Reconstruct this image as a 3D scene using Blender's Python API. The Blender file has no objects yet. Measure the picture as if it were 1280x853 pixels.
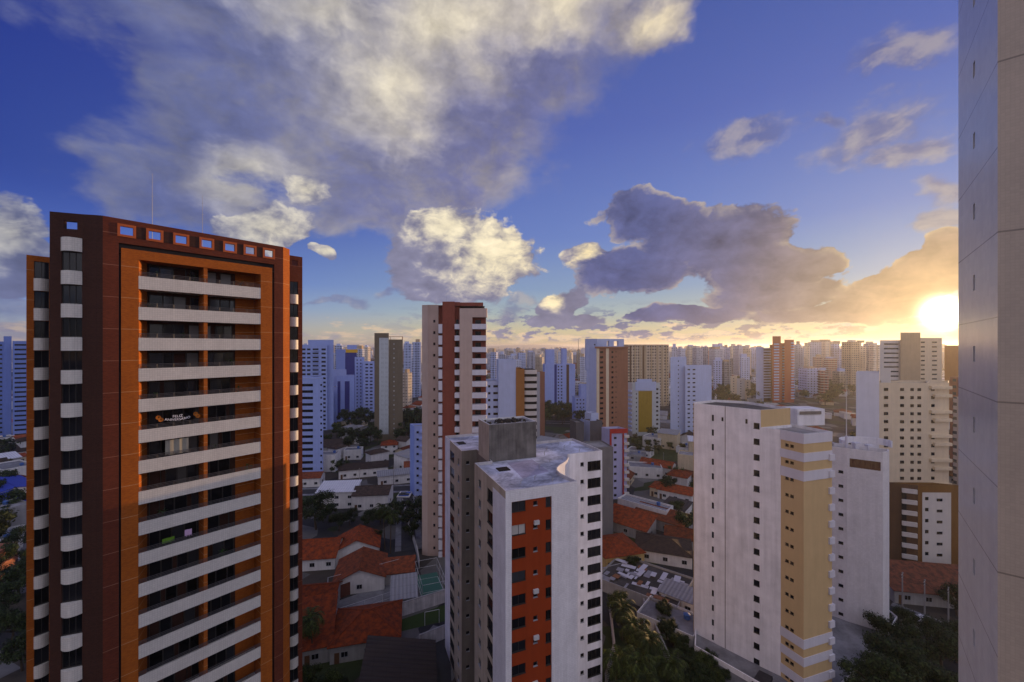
import bpy, bmesh, math, random
from math import sin, cos, tan, radians, pi, atan2, sqrt
from mathutils import Vector, Matrix

SC = bpy.context.scene
COL = SC.collection
F, CX, HY, CAMH = 510.0, 640.0, 433.0, 62.0     # lens in picture units, centre, horizon, eye height

# ---------------------------------------------------------------- camera
cam = bpy.data.cameras.new('camera')
cam.sensor_width = 36.0
cam.lens = 36.0 * F / 1280.0
cam.shift_y = (HY - 426.5) / 1280.0
cam.clip_start = 0.3
cam.clip_end = 60000
cam_o = bpy.data.objects.new('camera', cam)
COL.objects.link(cam_o)
cam_o.location = (0, 0, CAMH)
cam_o.rotation_euler = (radians(90), 0, 0)
SC.camera = cam_o

SC.view_settings.view_transform = 'Standard'
SC.view_settings.look = 'None'
SC.view_settings.gamma = 1.0
SC.view_settings.exposure = 0.0
SC.view_settings.use_curve_mapping = False
SC.render.engine = 'CYCLES'
SC.cycles.use_denoising = True
SC.cycles.max_bounces = 6
SC.cycles.diffuse_bounces = 3
SC.cycles.glossy_bounces = 3
SC.cycles.transmission_bounces = 3
SC.cycles.volume_bounces = 1
SC.cycles.sample_clamp_indirect = 6.0
SC.cycles.use_adaptive_sampling = True
SC.cycles.adaptive_threshold = 0.01

# ---------------------------------------------------------------- sun
SUN_AZ = math.atan2(1179 - CX, F)                       # clockwise from +Y
SUN_EL = radians(3.2)
sun_dir = Vector((sin(SUN_AZ) * cos(SUN_EL), cos(SUN_AZ) * cos(SUN_EL), sin(SUN_EL)))
sl = bpy.data.lights.new('sun', 'SUN')
sl.energy = 5.0
sl.angle = radians(0.6)
sl.color = (1.0, 0.60, 0.27)
so = bpy.data.objects.new('sun', sl)
COL.objects.link(so)
so.rotation_euler = sun_dir.to_track_quat('Z', 'Y').to_euler()

# ---------------------------------------------------------------- sky
world = bpy.data.worlds.new('World')
SC.world = world
world.use_nodes = True
world.cycles.sampling_method = 'MANUAL'
world.cycles.sample_map_resolution = 1024
WT = world.node_tree
WT.nodes.clear()


class E:
    """a node socket with arithmetic"""
    tree = None

    def __init__(s, sock): s.s = sock

    @staticmethod
    def op(kind, *a, clamp=False):
        n = E.tree.nodes.new('ShaderNodeMath'); n.operation = kind; n.use_clamp = clamp
        for i, v in enumerate(a):
            if isinstance(v, E): E.tree.links.new(v.s, n.inputs[i])
            else: n.inputs[i].default_value = v
        return E(n.outputs[0])
    def __add__(s, o): return E.op('ADD', s, o)
    __radd__ = __add__
    def __sub__(s, o): return E.op('SUBTRACT', s, o)
    def __rsub__(s, o): return E.op('SUBTRACT', o, s)
    def __mul__(s, o): return E.op('MULTIPLY', s, o)
    __rmul__ = __mul__
    def __truediv__(s, o): return E.op('DIVIDE', s, o)
    def __rtruediv__(s, o): return E.op('DIVIDE', o, s)
    def __pow__(s, o): return E.op('POWER', s, o)


def emax(a, b): return E.op('MAXIMUM', a, b)
def emin(a, b): return E.op('MINIMUM', a, b)
def esmax(a, b, k): return E.op('SMOOTH_MAX', a, b, k)
def exp_(a): return E.op('EXPONENT', a)


def smooth(x, a, b):
    n = E.tree.nodes.new('ShaderNodeMapRange'); n.interpolation_type = 'SMOOTHSTEP'
    E.tree.links.new(x.s, n.inputs[0])
    n.inputs[1].default_value = a; n.inputs[2].default_value = b
    return E(n.outputs[0])


def vec(x, y, z):
    n = E.tree.nodes.new('ShaderNodeCombineXYZ')
    for i, v in enumerate((x, y, z)):
        if isinstance(v, E): E.tree.links.new(v.s, n.inputs[i])
        else: n.inputs[i].default_value = v
    return E(n.outputs[0])


def noise(v, scale, detail=6, rough=0.55, dist=0.0, lac=2.0):
    n = E.tree.nodes.new('ShaderNodeTexNoise')
    E.tree.links.new(v.s, n.inputs['Vector'])
    n.inputs['Scale'].default_value = scale; n.inputs['Detail'].default_value = detail
    n.inputs['Roughness'].default_value = rough; n.inputs['Distortion'].default_value = dist
    n.inputs['Lacunarity'].default_value = lac
    return E(n.outputs[0])


def voro(v, scale, detail=3, rough=0.5, lac=2.2):
    n = E.tree.nodes.new('ShaderNodeTexVoronoi'); n.feature = 'F1'; n.normalize = True
    E.tree.links.new(v.s, n.inputs['Vector'])
    n.inputs['Scale'].default_value = scale; n.inputs['Detail'].default_value = detail
    n.inputs['Roughness'].default_value = rough; n.inputs['Lacunarity'].default_value = lac
    return E(n.outputs['Distance'])


def mixc(f, a, b, mode='MIX'):
    n = E.tree.nodes.new('ShaderNodeMix'); n.data_type = 'RGBA'; n.blend_type = mode
    n.clamp_factor = True
    ins = [n.inputs[0], n.inputs[6], n.inputs[7]]
    for i, v in zip(ins, (f, a, b)):
        if isinstance(v, E): E.tree.links.new(v.s, i)
        elif isinstance(v, tuple): i.default_value = (*v[:3], 1.0)
        else: i.default_value = v
    return E(n.outputs[2])


def srgb(r, g, b):
    f = lambda c: (c / 255 / 12.92) if c <= 10.3 else ((c / 255 + 0.055) / 1.055) ** 2.4
    return (f(r), f(g), f(b))
E.tree = WT
tc = WT.nodes.new('ShaderNodeTexCoord')
sx = WT.nodes.new('ShaderNodeSeparateXYZ')
WT.links.new(tc.outputs['Generated'], sx.inputs[0])
Dx, Dy, Dz = (E(sx.outputs[i]) for i in range(3))
horiz = E.op('SQRT', Dx * Dx + Dy * Dy)
AZ = E.op('ARCTAN2', Dx, Dy)
EL = E.op('ARCTAN2', Dz, horiz)
ELp = emax(EL, 0.0)

nish = WT.nodes.new('ShaderNodeTexSky')
nish.sky_type = 'NISHITA'
nish.sun_disc = False
nish.sun_elevation = SUN_EL
nish.sun_rotation = SUN_AZ
nish.altitude = 60
nish.air_density = 1.0
nish.dust_density = 0.6
nish.ozone_density = 3.0
NI = E(nish.outputs[0])


def px(x, y):                                             # a direction of the photograph as azimuth, elevation
    X, Z = (x - CX) / F, (HY - y) / F
    return math.atan2(X, 1.0), math.atan2(Z, sqrt(1 + X * X))


def blob(x, y, a, b, rot=0.0, az=None, el=None):
    """1 at the centre of an ellipse of sky, 0 on its rim, below 0 outside"""
    c = px(x, y)
    sxx = (px(x + 8, y)[0] - px(x - 8, y)[0]) / 16
    syy = (px(x, y - 8)[1] - px(x, y + 8)[1]) / 16
    du = (az - c[0]) * (1 / sxx)
    dv = (el - c[1]) * (1 / syy)
    if rot:
        cr, sr = cos(rot), sin(rot)
        du, dv = du * cr + dv * sr, dv * cr - du * sr
    du = du * (1 / a); dv = dv * (1 / b)
    return 1.0 - E.op('SQRT', du * du + dv * dv)


P3 = vec(Dx, Dy, Dz)
# the layer overhead, seen in perspective
inv = 1.0 / (Dz + 0.22)
PL = vec(Dx * inv, Dy * inv, 0.0)
# cumulus near the horizon: direction space, flattened
PH = vec(AZ, EL * 1.5, 3.0)

w1 = noise(PH, 7.0, 4, 0.55)
w2 = noise(vec(AZ + 7.3, EL * 1.5, 9.0), 7.0, 4, 0.55)
wa = AZ + (w1 - 0.5) * 0.20
we = EL + (w2 - 0.5) * 0.14

nA = noise(PL, 1.9, 8, 0.56, 0.35)           # broad layer
wob = vec((w1 - 0.5) * 0.16, (w2 - 0.5) * 0.16, 0.0)


def vadd(a, b):
    n = E.tree.nodes.new('ShaderNodeVectorMath'); n.operation = 'ADD'
    E.tree.links.new(a.s, n.inputs[0]); E.tree.links.new(b.s, n.inputs[1])
    return E(n.outputs[0])


PW = vadd(PH, wob)
nB = 0.5 + (noise(PH, 9.5, 9, 0.60) - 0.5) * 0.62 + (0.40 - voro(PW, 11.0, 3, 0.55)) * 0.62                # billows
nC = noise(vec(AZ, EL * 5.0, 1.0), 14.0, 6, 0.6)   # streaks at the horizon


def union(lst, az, el, k=0.25):
    m = None
    for b in lst:
        v = blob(*b[:4], rot=(b[4] if len(b) > 4 else 0.0), az=az, el=el)
        m = v if m is None else esmax(m, v, k)
    return m


# big soft layer over the top of the picture
LAYER = [(450, 60, 300, 125, 0.08), (290, 150, 130, 85, 0.5), (540, 170, 140, 110), (650, 60, 150, 110, 0.5),
         (815, 10, 80, 62, 0.9), (225, 238, 120, 50), (480, 235, 130, 62)]
mL = union(LAYER, wa, we, 0.3)
dL = mL * 1.5 + (nA - 0.5) * 1.9 + (nB - 0.5) * 1.2 + 0.16
aL = smooth(dL, -0.08, 0.66)

# bright cumulus
LIT = [(335, 290, 64, 26, 0.25), (383, 239, 28, 19), (407, 315, 16, 7, -0.3), (15, 315, 52, 62),
       (590, 322, 74, 52, 0.1), (540, 326, 56, 50), (558, 290, 50, 36), (700, 385, 30, 20, 0.5), (710, 402, 46, 8),
       (738, 322, 26, 18)]
mU = union(LIT, AZ + (w1 - 0.5) * 0.10, EL + (w2 - 0.5) * 0.07, 0.12)
dU = mU * 1.1 + (nB - 0.5) * 1.9 + 0.04
aU = smooth(dU, 0.0, 0.17)

# dark cumulus against the sun
DARK = [(788, 338, 74, 31), (802, 272, 58, 30), (852, 296, 58, 34), (912, 305, 74, 46), (955, 340, 78, 40), (965, 366, 80, 22), (1018, 333, 30, 13),
        (1098, 366, 62, 24, 0.2), (1150, 352, 62, 26, 0.3), (1192, 328, 30, 34), (1060, 392, 130, 13), (850, 392, 70, 10)]
mD = union(DARK, AZ + (w1 - 0.5) * 0.09, EL + (w2 - 0.5) * 0.06, 0.05)
dD = mD * 1.1 + (nB - 0.5) * 2.1 + 0.03
aD = smooth(dD, 0.0, 0.14)

# torn fragments under the cloud bank, near the horizon
nF = noise(vec(AZ, EL * 2.6, 5.0), 20.0, 7, 0.62)
bandF = smooth(EL, 0.004, 0.022) * smooth(EL, 0.115, 0.055)
# thin grey wisps
WISP = [(1095, 162, 85, 40), (935, 172, 75, 24), (1022, 152, 22, 18), (1150, 185, 80, 26), (1168, 245, 42, 20), (1192, 275, 25, 22),
        (1130, 62, 80, 34), (660, 379, 26, 8), (634, 391, 30, 8), (412, 376, 26, 7), (444, 378, 24, 7), (485, 368, 14, 6), (20, 398, 80, 14)]
mW = union(WISP, wa, we, 0.1)
dW = mW * 1.1 + (nB - 0.5) * 2.2 + 0.05
aW = smooth(dW, 0.0, 0.9) * 0.6

# low pink bank all along the horizon
dP = (nC - 0.47) * 3.6 + 0.22 - E.op('ABSOLUTE', EL - 0.024) * 16.0
aP = smooth(dP, 0.0, 0.55) * smooth(EL, -0.002, 0.012) * 0.9

# angle from the sun
sdot = Dx * sun_dir.x + Dy * sun_dir.y + Dz * sun_dir.z
sang = E.op('ARCCOSINE', emin(sdot, 0.99999))
g1 = exp_(sang * -5.0)
g2 = exp_(sang * -17.0)
g3 = exp_(sang * sang * -3200.0)

# relief of the billows: the field a step nearer the sun
off = vec(AZ + 0.030, EL * 1.5 + 0.022, 3.0)
nB2 = 0.5 + (noise(off, 9.5, 5, 0.55) - 0.5) * 0.62 + (0.40 - voro(vadd(off, wob), 11.0, 3, 0.55)) * 0.62
relief = (nB - nB2)
# how far each part of the cloud is lit
LGT = [(545, 35, 150, 75, 0.3), (495, 105, 70, 85), (410, 15, 110, 50), (700, 10, 90, 50), (815, 20, 40, 40), (300, 225, 60, 40)]
lL = union(LGT, wa, we, 0.3)
litL = smooth(lL * 0.9 + (noise(PL, 2.3, 8, 0.56, 0.4) - 0.5) * 2.0 + relief * 0.9 - 0.08, -0.70, 1.25)
LGU = [(615, 316, 56, 46), (558, 282, 44, 24), (735, 316, 16, 12), (692, 374, 14, 12), (335, 285, 60, 26), (383, 237, 24, 16),
       (15, 292, 48, 34), (408, 314, 14, 6)]
lU = union(LGU, AZ, EL, 0.15)
litU = smooth(lU * 0.9 + relief * 4.5 + 0.22, -0.35, 1.15)
def ramp(fac, stops):
    n = WT.nodes.new('ShaderNodeValToRGB')
    cr = n.color_ramp
    while len(cr.elements) < len(stops): cr.elements.new(0.5)
    for e, (p, c) in zip(cr.elements, stops):
        e.position = p; e.color = (*c, 1.0)
    WT.links.new(fac.s, n.inputs[0])
    return E(n.outputs[0])


def scale(c, f):
    n = WT.nodes.new('ShaderNodeVectorMath'); n.operation = 'SCALE'
    WT.links.new(c.s, n.inputs[0])
    if isinstance(f, E): WT.links.new(f.s, n.inputs['Scale'])
    else: n.inputs['Scale'].default_value = f
    return E(n.outputs[0])


def vop(kind, a, b):
    n = WT.nodes.new('ShaderNodeVectorMath'); n.operation = kind
    for i, v in enumerate((a, b)):
        if isinstance(v, E): WT.links.new(v.s, n.inputs[i])
        else: n.inputs[i].default_value = v
    return E(n.outputs[0])


# clear sky: the physical sky deepened towards blue, as in clear tropical air after rain
grad = ramp(ELp * (1 / 1.6), [
    (0.0, (0.70, 0.52, 0.30)), (0.022, (0.66, 0.58, 0.38)), (0.05, (0.42, 0.50, 0.52)), (0.085, (0.26, 0.36, 0.56)),
    (0.16, (0.155, 0.225, 0.53)), (0.30, (0.095, 0.135, 0.43)), (0.47, (0.060, 0.095, 0.34)), (1.0, (0.03, 0.05, 0.22))])
side = ramp(sang * (1 / pi), [
    (0.0, (1.3, 1.25, 1.1)), (0.15, (1.12, 1.15, 1.15)), (0.30, (0.95, 1.0, 1.08)), (0.42, (0.55, 0.64, 0.88)),
    (0.55, (0.22, 0.30, 0.66)), (1.0, (0.30, 0.32, 0.62))])
low = smooth(ELp, 0.05, 0.30)
lowside = ramp(sang * (1 / pi), [(0.0, (1.05, 1.0, 0.9)), (0.3, (1.0, 1.0, 1.0)), (0.5, (0.52, 0.66, 1.25)), (1.0, (0.55, 0.6, 1.0))])
clear = vop('MULTIPLY', grad, mixc(low, lowside, side))
clear = vop('ADD', scale(clear, 0.86), scale(NI, 0.012))

# cloud colours
sunny = smooth(sang, 1.75, 0.35)
darkc = ramp(sang * (1 / pi), [(0.0, (0.75, 0.46, 0.20)), (0.05, (0.33, 0.24, 0.18)), (0.11, (0.150, 0.142, 0.24)), (0.17, (0.100, 0.118, 0.285)),
                               (0.30, (0.165, 0.170, 0.33)), (0.40, (0.165, 0.178, 0.335)), (0.50, (0.110, 0.135, 0.30)), (1.0, (0.12, 0.14, 0.28))])
litc = ramp(sunny, [(0.0, (0.46, 0.45, 0.45)), (0.4, (0.78, 0.70, 0.54)), (0.7, (0.92, 0.80, 0.56)), (1.0, (1.0, 0.80, 0.44))])
midc = mixc(0.40, darkc, litc)
sof = (nB2 - 0.5) * 1.0

body = smooth(dL * 0.4 + (nB - nA) * 2.4, -0.45, 0.85)
colL = mixc(litL, mixc(body, midc, darkc), litc)
colL = scale(colL, 0.97 + relief * 1.1)
colU = mixc(litU, mixc(0.12, darkc, litc), litc)
colU = scale(colU, 0.97 + relief * 1.3)
edge = smooth(dD, 0.40, 0.0)
colD = mixc(edge * 0.45 * smooth(relief, -0.08, 0.14), scale(darkc, 0.96 + relief * 1.5), litc)
litD = smooth(blob(733, 318, 30, 24, az=wa, el=we) + relief * 3.5, 0.0, 1.3)
colD = mixc(litD, colD, litc)
colP = mixc(smooth(nC + relief, 0.40, 0.62), (0.40, 0.36, 0.40), (0.80, 0.60, 0.40))
colP = vop('MULTIPLY', colP, mixc(smooth(sang, 0.9, 1.7), (1, 1, 1), (0.62, 0.66, 0.85)))
colW = mixc(smooth(relief, -0.10, 0.16), darkc, midc)

c = mixc(aP, clear, colP)
aF = smooth(nF, 0.49, 0.575) * bandF * smooth(sang, 1.25, 0.75) * 0.85
c = mixc(aF, c, scale(darkc, 1.05 + relief))
c = mixc(aW, c, colW)
c = mixc(aL * 0.97, c, colL)
c = mixc(aU, c, colU)
c = mixc(aD, c, colD)
# the half of the sky behind the viewer: unseen bright cloud added as fill light for the fronts
back = smooth(Dy, 0.1, -0.25)
aB = smooth((nA - 0.44) * 4.0 + (nB - 0.5), 0.0, 0.5) * back * smooth(EL, 0.0, 0.15)
c = mixc(aB, c, (1.18, 1.14, 1.30))
# air lit by the sun, and the sun itself
warm = scale(vec(1.0, 0.62, 0.22), g2 * 0.5)
wide = scale(vec(0.95, 0.85, 0.70), g1 * 0.13)
disc = scale(vec(1.0, 0.90, 0.62), g3 * 12.0)
c = vop('ADD', c, vop('ADD', warm, vop('ADD', wide, disc)))
SKYCOL = scale(c, 10.0)
bg = WT.nodes.new('ShaderNodeBackground')
bg.inputs['Strength'].default_value = 0.1
WT.links.new(SKYCOL.s, bg.inputs['Color'])
wo = WT.nodes.new('ShaderNodeOutputWorld')
WT.links.new(bg.outputs[0], wo.inputs['Surface'])
# ================================================================ helpers
R = random.Random(7)
Z = lambda py, z: CAMH - (py - HY) / F * z                # height seen at picture row py, z metres away


def S(pxx, z): return Vector(((pxx - CX) / F * z, z))      # ground point seen at picture column pxx
def dirv(t): return Vector((sin(radians(t)), cos(radians(t))))


def along(p, t, pxx):
    """from p in heading t (degrees from the view axis) until picture column pxx"""
    d = dirv(t); k = (pxx - CX) / F
    den = d.x - k * d.y
    s = (k * p.y - p.x) / den
    return p + d * s


# ---------------------------------------------------------------- materials
MATS = {}


def mat(name, build):
    if name in MATS: return MATS[name]
    m = bpy.data.materials.new(name); m.use_nodes = True
    t = m.node_tree; t.nodes.clear()
    E.tree = t
    out = t.nodes.new('ShaderNodeOutputMaterial')
    b = t.nodes.new('ShaderNodeBsdfPrincipled')
    t.links.new(b.outputs[0], out.inputs[0])
    b.inputs['Specular IOR Level'].default_value = 0.14
    build(t, b)
    MATS[name] = m
    return m


def setc(t, b, v, key='Base Color'):
    if isinstance(v, E): t.links.new(v.s, b.inputs[key])
    elif isinstance(v, tuple): b.inputs[key].default_value = (*v[:3], 1)
    else: b.inputs[key].default_value = v


def uvs(t):
    n = t.nodes.new('ShaderNodeUVMap'); return E(n.outputs[0])


def sep(t, v):
    n = t.nodes.new('ShaderNodeSeparateXYZ'); t.links.new(v.s, n.inputs[0])
    return [E(o) for o in n.outputs]


def objco(t):
    n = t.nodes.new('ShaderNodeTexCoord'); return E(n.outputs['Object'])


def scl(v, x, y, z):
    n = E.tree.nodes.new('ShaderNodeVectorMath'); n.operation = 'MULTIPLY'
    E.tree.links.new(v.s, n.inputs[0]); n.inputs[1].default_value = (x, y, z)
    return E(n.outputs[0])


def vmul(c, f):
    n = E.tree.nodes.new('ShaderNodeVectorMath'); n.operation = 'SCALE'
    if isinstance(c, E): E.tree.links.new(c.s, n.inputs[0])
    else: n.inputs[0].default_value = c[:3]
    if isinstance(f, E): E.tree.links.new(f.s, n.inputs['Scale'])
    else: n.inputs['Scale'].default_value = f
    return E(n.outputs[0])


def bump(t, b, h, dist=0.02, strength=0.6):
    n = t.nodes.new('ShaderNodeBump'); n.inputs['Distance'].default_value = dist
    n.inputs['Strength'].default_value = strength
    t.links.new(h.s, n.inputs['Height']); t.links.new(n.outputs[0], b.inputs['Normal'])


def fract(a): return E.op('FRACT', a)
def line(a, period, width):
    """1 on thin lines every period"""
    return E.op('LESS_THAN', fract(a * (1.0 / period)), width / period)


def weather(uv, amount=0.25):
    """streaks running down a wall and blotches, about 1"""
    st = noise(scl(uv, 1.1, 0.06, 1), 1.0, 5, 0.6)
    bl = noise(scl(uv, 0.35, 0.35, 1), 1.0, 6, 0.6)
    return 1.0 + (st - 0.5) * amount * 1.6 + (bl - 0.5) * amount * 1.4


def m_plaster(name, col, rough=0.75, amt=0.25, joint=None, jdark=0.72):
    def f(t, b):
        uv = uvs(t); c = vmul(col, weather(uv, amt))
        if joint:
            u, v, _ = sep(t, uv)
            c = vmul(c, 1.0 - line(v, joint, 0.05) * (1 - jdark))
        setc(t, b, c); b.inputs['Roughness'].default_value = rough
        bump(t, b, noise(uv, 30, 3), 0.01, 0.25)
    return mat(name, f)


def m_tiles(name, col, size=0.25, rough=0.35, amt=0.12, grout=0.72, joint=None, jcol=0.6, jw=0.04, spec=0.25):
    """glazed tile cladding"""
    def f(t, b):
        uv = uvs(t); u, v, _ = sep(t, uv)
        cell = t.nodes.new('ShaderNodeTexWhiteNoise')
        fl = t.nodes.new('ShaderNodeVectorMath'); fl.operation = 'FLOOR'
        t.links.new(scl(uv, 1 / size, 1 / size, 1).s, fl.inputs[0]); t.links.new(fl.outputs[0], cell.inputs[0])
        g = emax(line(u, size, 0.014), line(v, size, 0.014))
        k = weather(uv, amt) * (1.0 - g * (1 - grout)) * (0.96 + E(cell.outputs[0]) * 0.08)
        if joint: k = k * (1.0 - line(v, joint, jw) * (1 - jcol))
        setc(t, b, vmul(col, k)); b.inputs['Roughness'].default_value = rough
        b.inputs['Specular IOR Level'].default_value = spec
    return mat(name, f)


def m_brick(name, col, col2, rough=0.8, joint=None, jcol=(0.5, 0.4, 0.3), amt=0.25, s=1.0):
    def f(t, b):
        uv = uvs(t); u, v, _ = sep(t, uv)
        n = t.nodes.new('ShaderNodeTexBrick')
        t.links.new(uv.s, n.inputs['Vector'])
        n.inputs['Scale'].default_value = 1.0
        n.inputs['Brick Width'].default_value = 0.24 * s; n.inputs['Row Height'].default_value = 0.075 * s
        n.inputs['Mortar Size'].default_value = 0.008 * s
        n.inputs['Color1'].default_value = (*col, 1); n.inputs['Color2'].default_value = (*col2, 1)
        mc = tuple(0.5 * (a + c) * 0.6 + 0.02 for a, c in zip(col, col2))
        n.inputs['Mortar'].default_value = (*mc, 1)
        c = vmul(E(n.outputs[0]), weather(uv, amt))
        if joint: c = mixc(line(v, joint, 0.045), c, jcol)
        setc(t, b, c); b.inputs['Roughness'].default_value = rough
        bump(t, b, E(n.outputs[1]) * -1.0, 0.01, 0.5)
    return mat(name, f)


def m_plain(name, col, rough=0.6, metal=0.0, spec=0.18):
    def f(t, b):
        o = objco(t)
        setc(t, b, vmul(col, 0.88 + noise(o, 2.0, 4) * 0.24)); b.inputs['Roughness'].default_value = rough
        b.inputs['Metallic'].default_value = metal; b.inputs['Specular IOR Level'].default_value = spec
    return mat(name, f)


def m_leaf(name, col):
    def f(t, b):
        geo = t.nodes.new('ShaderNodeNewGeometry'); r = E(geo.outputs['Random Per Island'])
        oi = t.nodes.new('ShaderNodeObjectInfo')
        k = (0.45 + r * r * 1.5) * (0.75 + E(oi.outputs['Random']) * 0.5)
        setc(t, b, mixc(r, vmul(col, k), vmul((col[0] * 1.5, col[1] * 1.15, col[2]), k))); b.inputs['Roughness'].default_value = 0.6
    return mat(name, f)


def m_glass(name, col, rough=0.06, spec=0.5, vary=True):
    def f(t, b):
        c = col
        if vary:
            oi = t.nodes.new('ShaderNodeObjectInfo')
            c = vmul(col, 0.5 + E(oi.outputs['Random']) * 1.0)
        setc(t, b, c); b.inputs['Roughness'].default_value = rough
        b.inputs['Specular IOR Level'].default_value = spec
    return mat(name, f)


def m_roof_tile(name, col, amt=0.5, pitch=0.22):
    """clay pan tiles running down the slope: u across, v down"""
    def f(t, b):
        uv = uvs(t); u, v, _ = sep(t, uv)
        wave = E.op('SINE', u * (2 * pi / pitch))
        row = fract(v * (1 / 0.38))
        bl = noise(uv, 0.8, 8, 0.7); fine = noise(scl(uv, 4, 1.3, 1), 1.5, 5, .7)
        c = mixc(smooth(bl, 0.36, 0.64), col, tuple(x * 0.34 + 0.012 for x in col))
        oi = t.nodes.new('ShaderNodeObjectInfo')
        c = vmul(c, 0.62 + E(oi.outputs['Random']) * 0.5)
        c = vmul(c, (1.0 - amt * 0.5) + fine * amt + wave * 0.10 - smooth(row, 0.86, 1.0) * 0.25)
        setc(t, b, c); b.inputs['Roughness'].default_value = 0.85
        bump(t, b, wave + row * 0.6, 0.04, 0.7)
    return mat(name, f)


def m_sheet(name, col, pitch=0.9, amt=0.35, rough=0.6):
    """corrugated sheet or fibre cement"""
    def f(t, b):
        uv = uvs(t); u, v, _ = sep(t, uv)
        wave = E.op('SINE', u * (2 * pi / pitch))
        bl = noise(scl(uv, 0.5, 0.2, 1), 1.0, 6, 0.65)
        c = vmul(col, 1.0 - amt * 0.5 + bl * amt + wave * 0.12 - line(v, 2.4, 0.12) * 0.2)
        setc(t, b, c); b.inputs['Roughness'].default_value = rough
        bump(t, b, wave, 0.06, 0.8)
    return mat(name, f)


def m_slab(name, col, amt=0.5, rough=0.85):
    """weathered flat roof"""
    def f(t, b):
        o = objco(t)
        bl = noise(o, 0.25, 7, 0.65, 0.4); f2 = noise(o, 1.6, 6, 0.6)
        k = 1.0 - amt * 0.8 + smooth(bl, 0.3, 0.7) * amt + (f2 - 0.5) * amt * 0.8
        setc(t, b, vmul(col, k)); b.inputs['Roughness'].default_value = rough
    return mat(name, f)


def m_facade(name, wall, glass=(0.02, 0.025, 0.035), bay=3.2, fl=3.0, wf=0.5, hf=0.42, band=None, amt=0.2):
    """far tower cladding: wall with a regular set of openings (windows only a pixel or two across)"""
    def f(t, b):
        uv = uvs(t); u, v, _ = sep(t, uv)
        oi = t.nodes.new('ShaderNodeObjectInfo'); rnd = E(oi.outputs['Random'])
        uu = u * (1 / bay) + rnd * 7.0; vv = v * (1 / fl)
        fu = fract(uu); fv = fract(vv)
        win = E.op('LESS_THAN', E.op('ABSOLUTE', fu - 0.5), wf / 2) * E.op('LESS_THAN', E.op('ABSOLUTE', fv - 0.55), hf / 2)
        geo = t.nodes.new('ShaderNodeNewGeometry')
        nz = sep(t, E(geo.outputs['Normal']))[2]
        win = win * E.op('LESS_THAN', E.op('ABSOLUTE', nz), 0.5)
        cell = t.nodes.new('ShaderNodeTexWhiteNoise')
        t.links.new(vec(E.op('FLOOR', uu), E.op('FLOOR', vv), rnd * 31.0).s, cell.inputs[0])
        k = E(cell.outputs[0])
        g = vmul(mixc(smooth(k, 0.55, 1.0), glass, tuple(x * 0.5 for x in wall)), 0.6 + k * 0.8)
        w = vmul(wall, weather(uv, amt) * (0.68 + rnd * 0.58))
        if band:
            w = mixc(E.op('LESS_THAN', fv, band[1]), w, band[0])
        setc(t, b, mixc(win, w, g))
        b.inputs['Roughness'].default_value = 0.6
        ro = t.nodes.new('ShaderNodeMapRange'); t.links.new(win.s, ro.inputs[0])
        ro.inputs[3].default_value = 0.75; ro.inputs[4].default_value = 0.15
        t.links.new(ro.outputs[0], b.inputs['Roughness'])
    return mat(name, f)


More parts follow.
